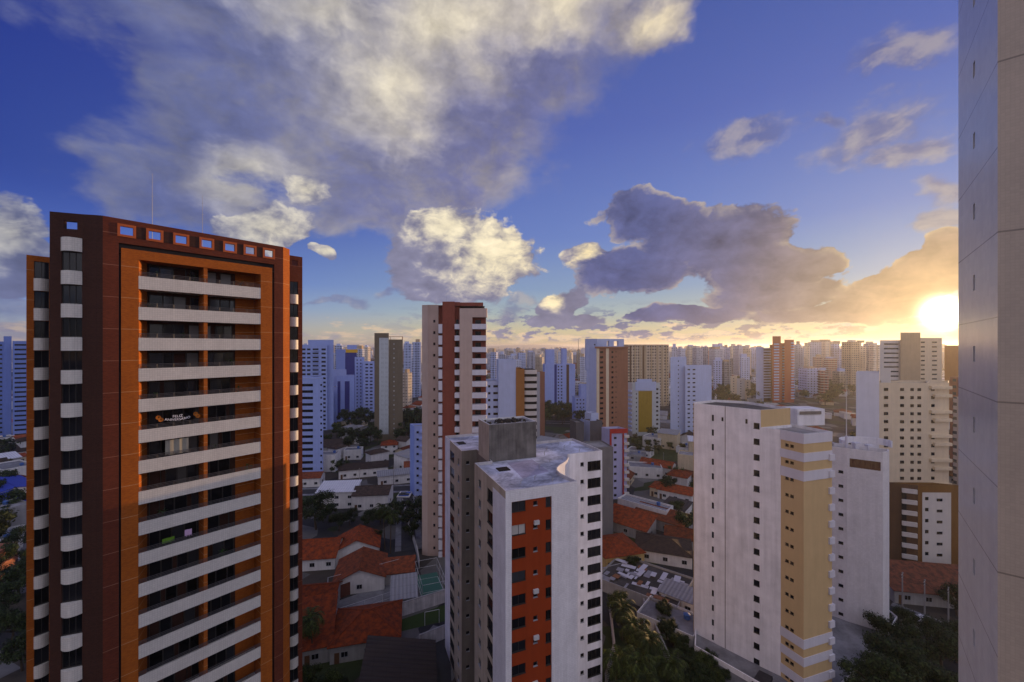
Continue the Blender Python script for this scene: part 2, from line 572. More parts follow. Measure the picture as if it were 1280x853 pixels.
# ---------------------------------------------------------------- mesh builder
class MB:
    def __init__(s): s.v = []; s.f = []; s.m = []; s.cur = 0

    def quad(s, *pts):
        i = len(s.v); s.v += [tuple(p) for p in pts]; s.f.append(tuple(range(i, i + len(pts)))); s.m.append(s.cur)

    def prism(s, poly, z0, z1, top=True, bottom=False):
        n = len(poly)
        for i in range(n):
            a, b = poly[i], poly[(i + 1) % n]
            s.quad((a[0], a[1], z0), (b[0], b[1], z0), (b[0], b[1], z1), (a[0], a[1], z1))
        if top: s.quad(*[(p[0], p[1], z1) for p in poly])
        if bottom: s.quad(*[(p[0], p[1], z0) for p in reversed(poly)])

    def box(s, x0, x1, y0, y1, z0, z1, bottom=True):
        s.prism([(x0, y0), (x1, y0), (x1, y1), (x0, y1)], z0, z1, True, bottom)

    def slab(s, p0, p1, n, d0, d1, z0, z1):
        """box along the ground line p0 > p1, from d0 to d1 along n (outward)"""
        q = [p0 + n * d1, p1 + n * d1, p1 + n * d0, p0 + n * d0]
        if d1 < d0: q = [p0 + n * d0, p1 + n * d0, p1 + n * d1, p0 + n * d1]
        s.prism(q, z0, z1, True, True)

    def tube(s, a, b, r, n=6, r2=None, cap=True):
        a, b = Vector(a), Vector(b); d = (b - a)
        if d.length < 1e-6: return
        d.normalize()
        x = d.orthogonal().normalized(); y = d.cross(x)
        r2 = r if r2 is None else r2
        i = len(s.v)
        for k in range(n):
            t = 2 * pi * k / n; o = x * cos(t) + y * sin(t)
            s.v.append(tuple(a + o * r)); s.v.append(tuple(b + o * r2))
        for k in range(n):
            k2 = (k + 1) % n
            s.f.append((i + 2 * k, i + 2 * k2, i + 2 * k2 + 1, i + 2 * k + 1)); s.m.append(s.cur)
        if cap:
            s.f.append(tuple(i + 2 * k + 1 for k in range(n))); s.m.append(s.cur)
            s.f.append(tuple(i + 2 * k for k in reversed(range(n)))); s.m.append(s.cur)

    def add(s, mesh_v, mesh_f, M):
        i = len(s.v)
        s.v += [tuple(M @ Vector(p)) for p in mesh_v]
        for f in mesh_f: s.f.append(tuple(k + i for k in f)); s.m.append(s.cur)

    def mesh(s, name, mats, org=(0, 0, 0), smooth_=False):
        me = bpy.data.meshes.new(name)
        o = Vector(org)
        vs = [(p[0] - o.x, p[1] - o.y, p[2] - o.z) for p in s.v]
        me.from_pydata(vs, [], s.f)
        mats = mats if isinstance(mats, (list, tuple)) else [mats]
        for m in mats: me.materials.append(m)
        if len(mats) > 1: me.polygons.foreach_set('material_index', s.m)
        uv = me.uv_layers.new(name='UVMap').data
        for p in me.polygons:
            n = p.normal
            if abs(n.z) < 0.75 or (abs(n.z) < 0.985 and sqrt(n.x ** 2 + n.y ** 2) > 0.1):
                h = sqrt(n.x * n.x + n.y * n.y) or 1
                tx, ty = -n.y / h, n.x / h
                c = max(h, 0.2)
                for li, vi in zip(p.loop_indices, p.vertices):
                    q = me.vertices[vi].co
                    uv[li].uv = (q.x * tx + q.y * ty, q.z / c)
            else:
                for li, vi in zip(p.loop_indices, p.vertices):
                    q = me.vertices[vi].co; uv[li].uv = (q.x, q.y)
        if smooth_: me.shade_smooth()
        me.update()
        return me

    def build(s, name, mats, parent=None, smooth_=False):
        """verts are world positions; the object hangs under parent"""
        org = parent_org(parent)
        return link(name, s.mesh(name, mats, org, smooth_), parent)


def parent_org(p):
    o = Vector((0, 0, 0))
    while p is not None:
        o = o + Vector(p.location); p = p.parent
    return o


def link(name, me, parent=None, loc=(0, 0, 0), rz=0.0):
    o = bpy.data.objects.new(name, me)
    COL.objects.link(o)
    o.location = loc; o.rotation_euler = (0, 0, rz)
    if parent is not None: o.parent = parent
    return o


def tag(o, label=None, cat=None, group=None, kind=None):
    if label: o['label'] = label
    if cat: o['category'] = cat
    if group: o['group'] = group
    if kind: o['kind'] = kind
    return o


def empty(name, loc, label, cat, group=None, rz=0.0):
    o = link(name, None, None, loc, rz)
    o.empty_display_size = 0.5
    return tag(o, label, cat, group)


def copy_tree(o, parent=None):
    c = o.copy(); COL.objects.link(c)
    if parent is not None: c.parent = parent
    for ch in o.children: copy_tree(ch, c)
    return c


# ---------------------------------------------------------------- towers
GL = {}


def glass_mats():
    if not GL:
        GL['dark'] = m_glass('window_glass_dark', (0.008, 0.009, 0.012), 0.05, 0.25)
        GL['mid'] = m_glass('window_glass_grey', (0.026, 0.028, 0.034), 0.08, 0.45)
        GL['curtain'] = m_glass('curtain_behind_glass', (0.34, 0.33, 0.31), 0.25, 0.4)
        GL['alu'] = m_plain('aluminium_frame', (0.30, 0.31, 0.33), 0.4)
        GL['slot'] = m_glass('brown_slot_glass', (0.16, 0.11, 0.075), 0.3, 0.3)
        GL['slotf'] = m_plain('brown_slot_frame', (0.20, 0.14, 0.09), 0.6)
        GL['bronze'] = m_plain('dark_frame', (0.035, 0.032, 0.03), 0.45)
    return GL


WIN = {}


def win_proto(w, h, leaves, frame, kind, proud):
    """local x along the wall, local -y outwards; origin at the centre of the opening on the wall face"""
    key = (round(w, 2), round(h, 2), leaves, frame, kind, proud)
    if key in WIN: return WIN[key]
    g = glass_mats(); t = 0.05 if w > 0.8 else 0.035
    y0, y1 = (-0.05, 0.03) if proud else (0.10, 0.16)
    a = MB()
    a.box(-w / 2, w / 2, y0, y1, h / 2 - t, h / 2); a.box(-w / 2, w / 2, y0, y1, -h / 2, -h / 2 + t)
    for k in range(leaves + 1):
        x = -w / 2 + k * (w - t) / leaves
        a.box(x, x + t, y0, y1, -h / 2 + t, h / 2 - t)
    if not proud and w > 0.5: a.box(-w / 2 - 0.03, w / 2 + 0.03, -0.05, 0.10, -h / 2 - 0.05, -h / 2 + 0.012)
    fm = a.mesh('window', g[frame])
    p = MB(); yy = (y0 + y1) / 2 + 0.005
    p.quad((-w / 2 + t, yy, -h / 2 + t), (w / 2 - t, yy, -h / 2 + t), (w / 2 - t, yy, h / 2 - t), (-w / 2 + t, yy, h / 2 - t))
    pm = p.mesh('pane', g[kind])
    # single-mesh version, for windows a few pixels across
    q = MB(); q.v, q.f, q.m = list(a.v), list(a.f), [0] * len(a.f)
    q.cur = 1
    q.quad((-w / 2 + t, yy, -h / 2 + t), (w / 2 - t, yy, -h / 2 + t), (w / 2 - t, yy, h / 2 - t), (-w / 2 + t, yy, h / 2 - t))
    qm = q.mesh('window', [g[frame], g[kind]])
    WIN[key] = (fm, pm, qm, q)
    return WIN[key]


class Tower:
    def __init__(s, name, label, cat='tower', group=None, base=(0, 0)):
        s.root = empty(name, (base[0], base[1], 0), label, cat, group)
        s.base = Vector((base[0], base[1], 0)); s.name = name
        s.wins = []; s.balcs = []; s.mb = {}

    def m(s, part, material):
        k = (part, material.name)
        if k not in s.mb: s.mb[k] = (MB(), material)
        return s.mb[k][0]

    def wall(s, p0, p1, z0, z1, material, cols=(), part='wall', depth=0.18, reveal=None, flat=False):
        """wall p0 > p1 (outside on the right hand); cols: dicts u,w,h,sill,z0,pitch,n,style"""
        p0, p1 = Vector(p0[:2]), Vector(p1[:2])
        L = (p1 - p0).length; d = (p1 - p0) / L; n = Vector((d.y, -d.x))
        mb = s.m(part, material)
        holes = []
        for c in cols:
            uc = c['u'] if c['u'] > 1.0 or c.get('abs') else c['u'] * L
            for k in range(c['n']):
                zb = c['z0'] + c.get('pitch', 3.0) * k + c.get('sill', 0.0)
                if zb < z0 + 0.02 or zb + c['h'] > z1 - 0.02: continue
                if uc - c['w'] / 2 < 0.02 or uc + c['w'] / 2 > L - 0.02: continue
                holes.append((uc - c['w'] / 2, uc + c['w'] / 2, zb, zb + c['h'], c))
        if flat or not holes:
            mb.quad((*p0, z0), (*p1, z0), (*p1, z1), (*p0, z1))
        else:
            us = sorted({0.0, L, *[round(h[0], 3) for h in holes], *[round(h[1], 3) for h in holes]})
            zs = sorted({z0, z1, *[round(h[2], 3) for h in holes], *[round(h[3], 3) for h in holes]})
            hs = [(round(a, 3), round(b, 3), round(c_, 3), round(d_, 3)) for a, b, c_, d_, _ in holes]
            for i in range(len(us) - 1):
                um = (us[i] + us[i + 1]) / 2
                hh = [h for h in hs if h[0] < um < h[1]]
                if us[i + 1] - us[i] < 1e-4: continue
                run = None
                segs = []
                for j in range(len(zs) - 1):
                    zm = (zs[j] + zs[j + 1]) / 2
                    inside = any(h[2] < zm < h[3] for h in hh)
                    if inside:
                        if run: segs.append(run); run = None
                    else:
                        run = (run[0], zs[j + 1]) if run else (zs[j], zs[j + 1])
                if run: segs.append(run)
                A, B = p0 + d * us[i], p0 + d * us[i + 1]
                for a, b in segs: mb.quad((*A, a), (*B, a), (*B, b), (*A, b))
            rb = s.m(part, reveal) if reveal else mb
            for a, b, za, zb in hs:
                A, B = p0 + d * a, p0 + d * b; Ai, Bi = A - n * depth, B - n * depth
                rb.quad((*A, za), (*Ai, za), (*Ai, zb), (*A, zb)); rb.quad((*Bi, za), (*B, za), (*B, zb), (*Bi, zb))
                rb.quad((*A, zb), (*Ai, zb), (*Bi, zb), (*B, zb)); rb.quad((*A, za), (*B, za), (*Bi, za), (*Ai, za))
        rz = atan2(d.y, d.x)
        for a, b, za, zb, c in holes:
            if c.get('style') == 'hole': continue
            P = p0 + d * ((a + b) / 2)
            st = c.get('style', 'slide')
            s.wins.append((Vector((P.x, P.y, (za + zb) / 2)), rz, b - a, zb - za, c.get('leaves', 2), c.get('frame', 'alu'), flat, c.get('glass')))

    def flush(s, near=True, most=97):
        for (part, _), (mb, material) in s.mb.items():
            if mb.f: mb.build(part, material, s.root)
        eye = Vector((0, 0, CAMH))
        s.wins.sort(key=lambda w: -(w[2] * w[3]) / (w[0] - eye).length_squared)
        rest = MB()
        for i, (P, rz, w, h, lv, fr, proud, gk) in enumerate(s.wins):
            kind = gk or R.choice(('dark', 'dark', 'mid', 'dark', 'mid', 'curtain'))
            fm, pm, qm, q = win_proto(w, h, lv, fr, kind, proud)
            if i < most:
                o = link('window', fm if near else qm, s.root, P - s.base, rz)
                if near: link('pane', pm, o)
            else:
                M = Matrix.Translation(P) @ Matrix.Rotation(rz, 4, 'Z')
                k = len(rest.v)
                rest.v += [tuple(M @ Vector(v)) for v in q.v]
                rest.f += [tuple(a + k for a in f) for f in q.f]
                rest.m += q.m
        if rest.f:
            g = glass_mats()
            o = rest.build('window', [g['alu'], g['dark']], s.root); o['kind'] = 'stuff'
        return s.root


def roof_cap(T, poly, z, par_h, wall_m, slab_m, th=0.18, cop=None):
    """flat roof with a parapet standing round it (poly counter-clockwise); wall top is z, roof surface par_h below"""
    n = len(poly)
    inn = []
    for i in range(n):
        a, b, c = Vector(poly[i - 1]), Vector(poly[i]), Vector(poly[(i + 1) % n])
        d1 = (b - a).normalized(); d2 = (c - b).normalized()
        n1 = Vector((-d1.y, d1.x)); n2 = Vector((-d2.y, d2.x))
        bis = (n1 + n2); den = max(0.3, 1 + n1.dot(n2))
        inn.append(b + bis * (th / den))
    mb = T.m('parapet', cop or wall_m)
    for i in range(n):
        a, b = poly[i], poly[(i + 1) % n]; ai, bi = inn[i], inn[(i + 1) % n]
        mb.quad((a[0], a[1], z), (b[0], b[1], z), (*bi, z), (*ai, z))
        mb.quad((*bi, z - par_h), (*ai, z - par_h), (*ai, z), (*bi, z))
    T.m('roof', slab_m).quad(*[(*p, z - par_h) for p in inn])


def antenna(T, p, z0, h, name='antenna', r=0.035):
    mb = MB(); mb.tube((p[0], p[1], z0), (p[0], p[1], z0 + h), r, 5, r * 0.4)
    for k in (0.75, 0.9):
        mb.tube((p[0] - 0.35 * (1.2 - k), p[1], z0 + h * k), (p[0] + 0.35 * (1.2 - k), p[1], z0 + h * k), r * 0.4, 4)
    return mb.build(name, m_plain('galvanised_steel', (0.25, 0.25, 0.26), 0.45, 0.6), T.root)
# ================================================================ setting: ground
def town(t, b):
    o = objco(t)
    n = t.nodes.new('ShaderNodeTexVoronoi'); n.distance = 'CHEBYCHEV'; n.inputs['Scale'].default_value = 0.075
    n.inputs['Randomness'].default_value = 0.75
    mp = t.nodes.new('ShaderNodeMapping'); mp.inputs['Rotation'].default_value = (0, 0, radians(22)); t.links.new(o.s, mp.inputs[0]); t.links.new(mp.outputs[0], n.inputs['Vector'])
    k = sep(t, E(n.outputs['Color']))[0]
    r = t.nodes.new('ShaderNodeValToRGB'); r.color_ramp.interpolation = 'CONSTANT'
    st_ = [(0, (.030, .030, .032)), (.25, (.060, .050, .040)), (.42, (.032, .044, .016)), (.62, (.11, .105, .10)), (.76, (.045, .040, .036)), (.88, (.16, .155, .15))]
    while len(r.color_ramp.elements) < len(st_): r.color_ramp.elements.new(.5)
    for e, (p, c) in zip(r.color_ramp.elements, st_): e.position = p; e.color = (*c, 1)
    t.links.new(k.s, r.inputs[0])
    c = vmul(E(r.outputs[0]), 0.55 + noise(o, .35, 8, .65) * .9)
    setc(t, b, c); b.inputs['Roughness'].default_value = .9


m_ground = mat('town_ground', town)
g = MB(); g.quad((-30000, -300, 0), (30000, -300, 0), (30000, 40000, 0), (-30000, 40000, 0))
tag(g.build('ground', m_ground), kind='structure')

# ================================================================ brick tower on the left
BRK = m_brick('red_brown_brick', (0.140, 0.031, 0.013), (0.098, 0.022, 0.010), joint=3.03, jcol=(0.26, 0.12, 0.08))
BRD = m_brick('dark_brown_brick', (0.058, 0.021, 0.013), (0.040, 0.015, 0.010))
BRO = m_brick('orange_brick', (0.42, 0.112, 0.010), (0.31, 0.078, 0.008), joint=3.03, jcol=(0.48, 0.26, 0.12))
TILE = m_tiles('pale_balcony_tile', (0.58, 0.55, 0.50), 0.20, 0.45, 0.15, 0.62)
TERRA = m_plain('terracotta_frame', (0.42, 0.10, 0.03), 0.7)
BLACK = m_plain('black_groove', (0.012, 0.011, 0.012), 0.7)
STEEL = m_plain('painted_steel_rail', (0.11, 0.105, 0.11), 0.45, 0.3)
SLAB = m_slab('flat_roof_membrane', (0.30, 0.29, 0.29), 0.5)
CEIL = m_plain('balcony_soffit', (0.35, 0.33, 0.30), 0.8)

PA = S(173, 40)
pA = lambda p: along(PA, 40, p)
dA = dirv(40); nA_ = Vector((dA.y, -dA.x))
ZT = 74.2
T = Tower('brick_tower', 'red and orange brick apartment tower with long white balconies, nearest on the left', 'tower', None, pA(240))
wl0 = S(33, 41.0); wl1 = along(wl0, 40, 62)
f0, f2, fc, f3 = S(62, 36.9), S(103, 37.7), S(121, 37.95), pA(128.5)
q354 = pA(354); ch1 = along(q354, 5, 362); r0 = S(362, 54); r1 = along(r0, 41, 378)
back = dirv(-50)
r2 = r1 + back * 15; l2 = wl0 + back * 9
NF = 24
zf = lambda k: 68.9 - 3.03 * k                             # top of balcony front k


def bay_front(T, p0, p1, ztop, first, n, bulge, part='balcony', wall=BRD):
    """a stack of recessed windows with bulging pale fronts between p0 and p1"""
    d = (p1 - p0).normalized(); L = (p1 - p0).length; nn = Vector((d.y, -d.x))
    for k in range(first, n):
        zt = zf(k) ; zb = zt - 1.25
        if zt > ztop: continue
        mb = MB(); N = 7
        arc = []
        for i in range(N + 1):
            t = i / N
            arc.append(p0 + d * (L * t) + nn * (bulge * (1 - (2 * t - 1) ** 2) + 0.06))
        pl = arc + [p1 - nn * 0.3, p0 - nn * 0.3]
        mb.prism(pl, zb, zt, True, True)
        mb.build(part, TILE, T.root)


# left wing, one storey lower
u0 = (along(wl0, 40, 42) - wl0).length; u1 = (wl1 - wl0).length
T.wall(wl0, wl1, 0, 71.2, BRO, [dict(u=(u0 + u1) / 2, abs=1, w=u1 - u0 - 0.06, h=1.74, z0=zf(NF - 1), pitch=3.03, n=NF, style='slide', leaves=2, frame='bronze', glass='dark')], part='wing_wall', depth=0.5)
bay_front(T, along(wl0, 40, 42), wl1 - dA * 0.04, 71.2, 0, NF, 0.30)
T.wall(wl1, f0, 0, ZT, BRD, flat=True, part='side_wall')
# bay beside the corner
ub = (S(76.5, 37.18) - f0).length; L2 = (f2 - f0).length
T.wall(f0, f2, 0, ZT, BRD, [dict(u=(ub + L2) / 2, abs=1, w=L2 - ub - 0.05, h=1.74, z0=zf(NF - 1), pitch=3.03, n=NF, leaves=3, frame='bronze', glass='dark'),
                            dict(u=(ub + L2) / 2 - 0.1, abs=1, w=0.95, h=0.72, z0=72.75, n=1, style='hole')], part='bay_wall', depth=0.45)
bay_front(T, f0 + (f2 - f0).normalized() * ub, f2, 74, -1, NF, 0.42)
T.wall(f2, fc, 0, ZT, BRD, flat=True, part='corner_wall')
T.wall(fc, f3, 0, ZT, BRD, flat=True, part='corner_wall')
# main front
u = lambda p: (pA(p) - f3).length
ZG = 71.85
tops = [dict(u=u(p), abs=1, w=0.92, h=0.78, z0=72.72, n=1, style='hole') for p in (158.5, 193.5, 226.5, 258.5, 287.5, 312.5, 336)]
T.wall(f3, q354, 0, ZT, BRK, tops + [dict(u=(u(148.5) + u(343)) / 2, abs=1, w=u(343) - u(148.5), h=ZG, z0=0.03, n=1, style='hole')], part='wall', depth=0.22)
gv = T.m('groove', BLACK)
for a, b, z0, z1 in ((148.2, 151.6, 0, ZG + .1), (340.2, 343.3, 0, ZG + .1), (151.6, 340.2, ZG - 0.44, ZG + .1)):
    A_, B_ = pA(a) - nA_ * 0.2, pA(b) - nA_ * 0.2
    gv.quad((*A_, z0), (*B_, z0), (*B_, z1), (*A_, z1))
ip0, ip1 = pA(151.5), pA(340.3)
ui = lambda p: (pA(p) - ip0).length
OA, OB = ui(173), ui(326)
T.wall(ip0, ip1, 0, ZG - 0.42, BRO, [dict(u=(OA + OB) / 2, abs=1, w=OB - OA, h=70.5 - 1.2, z0=1.2, n=1, style='hole')], part='front_panel', depth=2.2)
for e, s_ in ((ip0, 1), (ip1, -1)):
    q_ = e - nA_ * 0.19
    T.m('front_panel', BRO).quad((*e, 0), (*q_, 0), (*q_, ZG - 0.42), (*e, ZG - 0.42))
T.m('front_panel', BRO).quad((*ip0, ZG - 0.42), (*ip1, ZG - 0.42), (*(ip1 - nA_ * 0.19), ZG - 0.42), (*(ip0 - nA_ * 0.19), ZG - 0.42))
for p in (158.5, 193.5, 226.5, 258.5, 287.5, 312.5, 336):
    c = pA(p); mb = MB()
    for a, b, za, zb in ((-0.66, -0.46, 72.5, 73.72), (0.46, 0.66, 72.5, 73.72), (-0.46, 0.46, 72.5, 72.72), (-0.46, 0.46, 73.5, 73.72)):
        mb.slab(c + dA * a, c + dA * b, nA_, -0.05, 0.07, za, zb)
    mb.build('opening_frame', TERRA, T.root)
dk = T.m('frieze_panel', BRD)
for a, b in ((158.5, 193.5), (193.5, 226.5), (226.5, 258.5), (258.5, 287.5), (287.5, 312.5), (312.5, 336)):
    c = pA((a + b) / 2 + 1)
    dk.slab(c - dA * 0.5, c + dA * 0.5, nA_, -0.02, 0.03, 72.55, 73.65)
# loggias
bw0, bw1 = pA(173) - nA_ * 2.15, pA(326) - nA_ * 2.15
pier = T.m('pier', BRO); pc = pA(257.5)
pier.slab(pc - dA * 0.17, pc + dA * 0.17, nA_, -2.1, -0.12, 1.2, 70.5)
sp0, sp1 = pA(173) + dA * .02 - nA_ * .02, bw0 + dA * 0.95
T.m('splayed_side', BRO).quad((*sp0, 1.2), (*sp1, 1.2), (*sp1, 70.5), (*sp0, 70.5))
bend = bw1 - dA * 2.0
T.m('back_wall', BRO).slab(bend, bw1 - dA * 0.02, nA_, 0, 0.03, 1.2, 70.5)
T.m('back_wall', BRD).quad((*bw0, 1.2), (*bend, 1.2), (*bend, 70.5), (*bw0, 70.5))
g_ = glass_mats()
plant_spots = []
for k in range(0, 23):
    zt = zf(k); zb = zt - 1.27
    mb = MB()
    a, b = pA(173) - dA * 0.02, pA(326) + dA * 0.02
    mb.slab(a + dA * .03, b - dA * .03, nA_, -0.14, -0.015, zb, zt)
    mb.slab(a + dA * 0.02, b - dA * 0.02, nA_, -2.12, -0.142, zb + 0.02, zb + 0.2)
    bal = mb.build('balcony', TILE, T.root)
    rl = MB()
    for h in (0.13, 0.27, 0.41):
        rl.tube((*(a - nA_ * 0.07), zt + h), (*(b - nA_ * 0.07), zt + h), 0.028, 4)
    L = (b - a).length
    for i in range(9):
        q = a + dA * (0.1 + (L - 0.2) * i / 8) - nA_ * 0.07
        rl.tube((*q, zt), (*q, zt + 0.42), 0.016, 4)
    rl.build('railing', STEEL, bal)
    # glazing: sliding doors of the two flats
    gz = MB(); gz.cur = 0
    x = 1.1; Lb = (bend - bw0).length
    rr = random.Random(k * 7 + 3)
    while x < Lb - 0.5:
        w = rr.choice((0.85, 0.95, 1.1)); w = min(w, Lb - 0.1 - x)
        q0, q1 = bw0 + dA * x, bw0 + dA * (x + w)
        gz.cur = 0
        gz.slab(q0, q0 + dA * 0.06, nA_, 0.02, 0.09, zb + 0.2, zb + 2.75)
        gz.slab(q1 - dA * 0.06, q1, nA_, 0.02, 0.09, zb + 0.2, zb + 2.75)
        gz.slab(q0 + dA * .06, q1 - dA * .06, nA_, 0.02, 0.09, zb + 2.69, zb + 2.75)
        gz.cur = rr.choice((1, 1, 1, 2, 1, 2, 3)) if k < 9 else rr.choice((1, 1, 1, 2))
        if rr.random() < 0.86:
            q0, q1 = q0 + dA * 0.05 + nA_ * 0.05, q1 - dA * 0.05 + nA_ * 0.05
            gz.quad((*q0, zb + 0.2), (*q1, zb + 0.2), (*q1, zb + 2.69), (*q0, zb + 2.69))
        x += w + rr.choice((0.0, 0.0, 0.0, 0.35))
    gz.build('sliding_door', [g_['bronze'], g_['dark'], g_['mid'], m_glass('curtain_dim', (0.09, 0.085, 0.08), 0.4)], T.root)
# chamfer and right wing
T.wall(q354, ch1, 0, ZT, BRO, flat=True, part='chamfer')
T.wall(ch1, r0, 0, ZT, BRK, flat=True, part='side_wall')
LR = (r1 - r0).length; us = (along(r0, 41, 372.6) - r0).length
T.wall(r0, r1, 0, ZT - 0.15, BRK, [dict(u=us / 2 + 0.02, abs=1, w=us - 0.03, h=1.72, z0=zf(NF - 1), pitch=3.03, n=NF, leaves=2, frame='bronze', glass='dark'),
                            dict(u=us * .62, abs=1, w=0.75, h=0.72, z0=72.75, n=1, style='hole')], part='wing_wall', depth=0.4)
bay_front(T, r0 + dirv(41) * 0.03, r0 + dirv(41) * us, 72.5, 0, NF, 0.28)
T.wall(r1, r2, 0, ZT - 0.15, BRK, flat=True, part='side_wall')
T.wall(r2, l2, 0, 71.2, BRK, flat=True, part='rear_wall')
T.wall(l2, wl0, 0, 71.2, BRK, flat=True, part='side_wall')
T.m('roof', SLAB).quad(*[(*p, 71.0) for p in (wl0, wl1, f0, f2, fc, f3, q354, ch1, r0, r1, r2, l2)])
bt = T.flush(near=False, most=60)
antenna(T, pA(205) + back * 6, 71.0, 10.2)
antenna(T, pA(272) + back * 6, 71.0, 9.0)

# things on its balconies
dW = lambda p, d: pA(p) - nA_ * d
plant_m = m_plain('balcony_plant_leaf', (0.035, 0.075, 0.02), 0.6)
pot_m = m_plain('clay_pot', (0.30, 0.10, 0.05), 0.8)


def balcony_plant(p, k, h, label, seed):
    rr = random.Random(seed)
    c = dW(p, 0.55); z = zf(k) - 1.05
    o = empty('potted_plant', (*c, z), label, 'plant', 'plants on the brick tower balconies' if seed >= 20 else None)
    mb = MB(); mb.tube((*c, z), (*c, z + 0.5), 0.16, 8, 0.22); mb.build('pot', pot_m, o)
    lf = MB()
    for i in range(70):
        a = rr.uniform(0, 2 * pi); r = rr.uniform(0.05, 0.55); zz = z + 0.5 + rr.uniform(0.05, h)
        q = Vector((c.x + r * cos(a) * 0.8, c.y + r * sin(a) * 0.8, zz)); s_ = rr.uniform(0.08, 0.2)
        t = Vector((cos(a), sin(a), rr.uniform(-.5, .8))) * s_; w = Vector((-sin(a), cos(a), 0)) * s_ * .4
        lf.quad(q - t, q + w, q + t, q - w)
    lf.build('foliage', plant_m, o)


balcony_plant(197, 0, 1.25, 'small leafy plant at left end of the top brick tower balcony', 1)
balcony_plant(243, 0, 1.35, 'bushy plant left of the pier on the top brick tower balcony', 2)
balcony_plant(302, 0, 1.15, 'low green plant at right end of the top brick tower balcony', 3)
balcony_plant(290, 3, 1.3, 'tall potted plant on a fourth floor down balcony of the brick tower', 4)

for i, (p, k, h) in enumerate(((186, 1, 1.0), (232, 2, 1.1), (300, 4, 1.2), (196, 4, 1.1), (270, 6, 1.0), (312, 7, 1.1), (205, 8, 1.2), (280, 10, 1.2))):
    balcony_plant(p, k, h, 'small potted plant standing on a lower balcony of the brick tower', 20 + i)
# birthday banner hung on the sixth balcony down
BAN = m_plain('white_banner_letter', (0.85, 0.83, 0.85), 0.6)
ORG = m_plain('orange_paper_rosette', (0.55, 0.17, 0.02), 0.7)
kb = 5
bo = empty('party_banner', (*dW(223, 0.3), zf(kb) + 0.35), 'white letter birthday banner between orange paper rosettes on a brick tower balcony', 'banner')
lett = {}


def text_mesh(txt, size, name, material):
    cu = bpy.data.curves.new(name, 'FONT'); cu.body = txt; cu.size = size; cu.extrude = 0.01
    cu.align_x = 'CENTER'; cu.align_y = 'CENTER'
    o = bpy.data.objects.new(name, cu); COL.objects.link(o)
    dg = bpy.context.evaluated_depsgraph_get()
    me = bpy.data.meshes.new_from_object(o.evaluated_get(dg))
    bpy.data.objects.remove(o); me.materials.clear(); me.materials.append(material)
    me.name = name
    return me


ra = atan2(dA.y, dA.x)
for txt, size, dz, kk in (('FELIZ', 0.36, 0.60, 0), ('ANIVERS\u00c1RIO', 0.34, 0.26, 1)):
    me = text_mesh(txt, size, 'lettering', BAN)
    for v in me.vertices:                                       # hangs in a shallow swag
        x = v.co.x; y = v.co.y + dz + 0.13 * x * x
        v.co = (x * dA.x + v.co.z * nA_.x, x * dA.y + v.co.z * nA_.y, y)
    link('lettering', me, bo)
for dx in (-1.55, 1.5):
    c = dW(223, 0.3) + dA * dx; mb = MB(); rr = random.Random(int(dx * 10))
    zc = zf(kb) + 0.35 + 0.55
    for i in range(26):
        a = 2 * pi * i / 13; r0_, r1_ = (0.04, 0.26) if i < 13 else (0.03, 0.15)
        for (ca, cz) in ((0, 0.12), (0.2, -0.14)):
            p = lambda r, t, y: (c.x + dA.x * (ca + r * cos(t)) + nA_.x * y, c.y + dA.y * (ca + r * cos(t)) + nA_.y * y, zc + cz + r * sin(t))
            mb.quad(p(r0_, a, 0.02), p(r1_ * .8, a - 0.2, 0.06), p(r1_ * .8, a, 0.0), p(r1_ * .8, a + 0.2, 0.06))
    mb.build('rosette', ORG, bo)


def hung_cloth(p, k, w, h, dz, colr, label, name):
    c = dW(p, 0.22); mb = MB(); N = 10
    for i in range(N):
        x0, x1 = -w / 2 + w * i / N, -w / 2 + w * (i + 1) / N
        y0, y1 = 0.04 * sin(x0 * 9), 0.04 * sin(x1 * 9)
        a, b = c + dA * x0 + nA_ * y0, c + dA * x1 + nA_ * y1
        s0 = 0.12 * sin(i * 1.7); s1 = 0.12 * sin((i + 1) * 1.7)
        zz = zf(k) + dz
        mb.quad((*a, zz + s0 * .4), (*b, zz + s1 * .4), (*b, zz + h), (*a, zz + h))
    o = mb.build(name, m_plain(name + '_cloth', colr, 0.8))
    tag(o, label, name.replace('_', ' '))


hung_cloth(211, 9, 1.0, 0.5, 0.2, (0.10, 0.22, 0.02), 'bright green hammock cloth hung across a lower brick tower balcony', 'hammock')
hung_cloth(236, 9, 0.6, 0.7, 0.3, (0.50, 0.34, 0.52), 'lilac towel drying beside a green hammock on brick tower balcony', 'towel')
hung_cloth(222, 6, 1.9, 1.5, 0.12, (0.27, 0.255, 0.21), 'pale roller blind pulled down over a brick tower balcony', 'roller_blind')

# ================================================================ white and red tower in the middle
WT_ = m_tiles('white_ribbed_tile', (0.74, 0.73, 0.75), 0.24, 0.5, 0.26, 0.66)
WP = m_plaster('white_painted_wall', (0.74, 0.73, 0.76), 0.7, 0.45)
CREAM = m_plaster('stained_cream_wall', (0.44, 0.37, 0.28), 0.8, 0.5)
GREYC = m_plaster('sooty_concrete', (0.14, 0.13, 0.12), 0.9, 1.3)
GREYW = m_plaster('brown_grey_wall', (0.19, 0.165, 0.14), 0.85, 0.5)
RED = m_plaster('brick_red_paint', (0.27, 0.042, 0.010), 0.75, 0.25)
ROOFW = m_slab('pale_roof_coating', (0.60, 0.62, 0.74), 0.8)

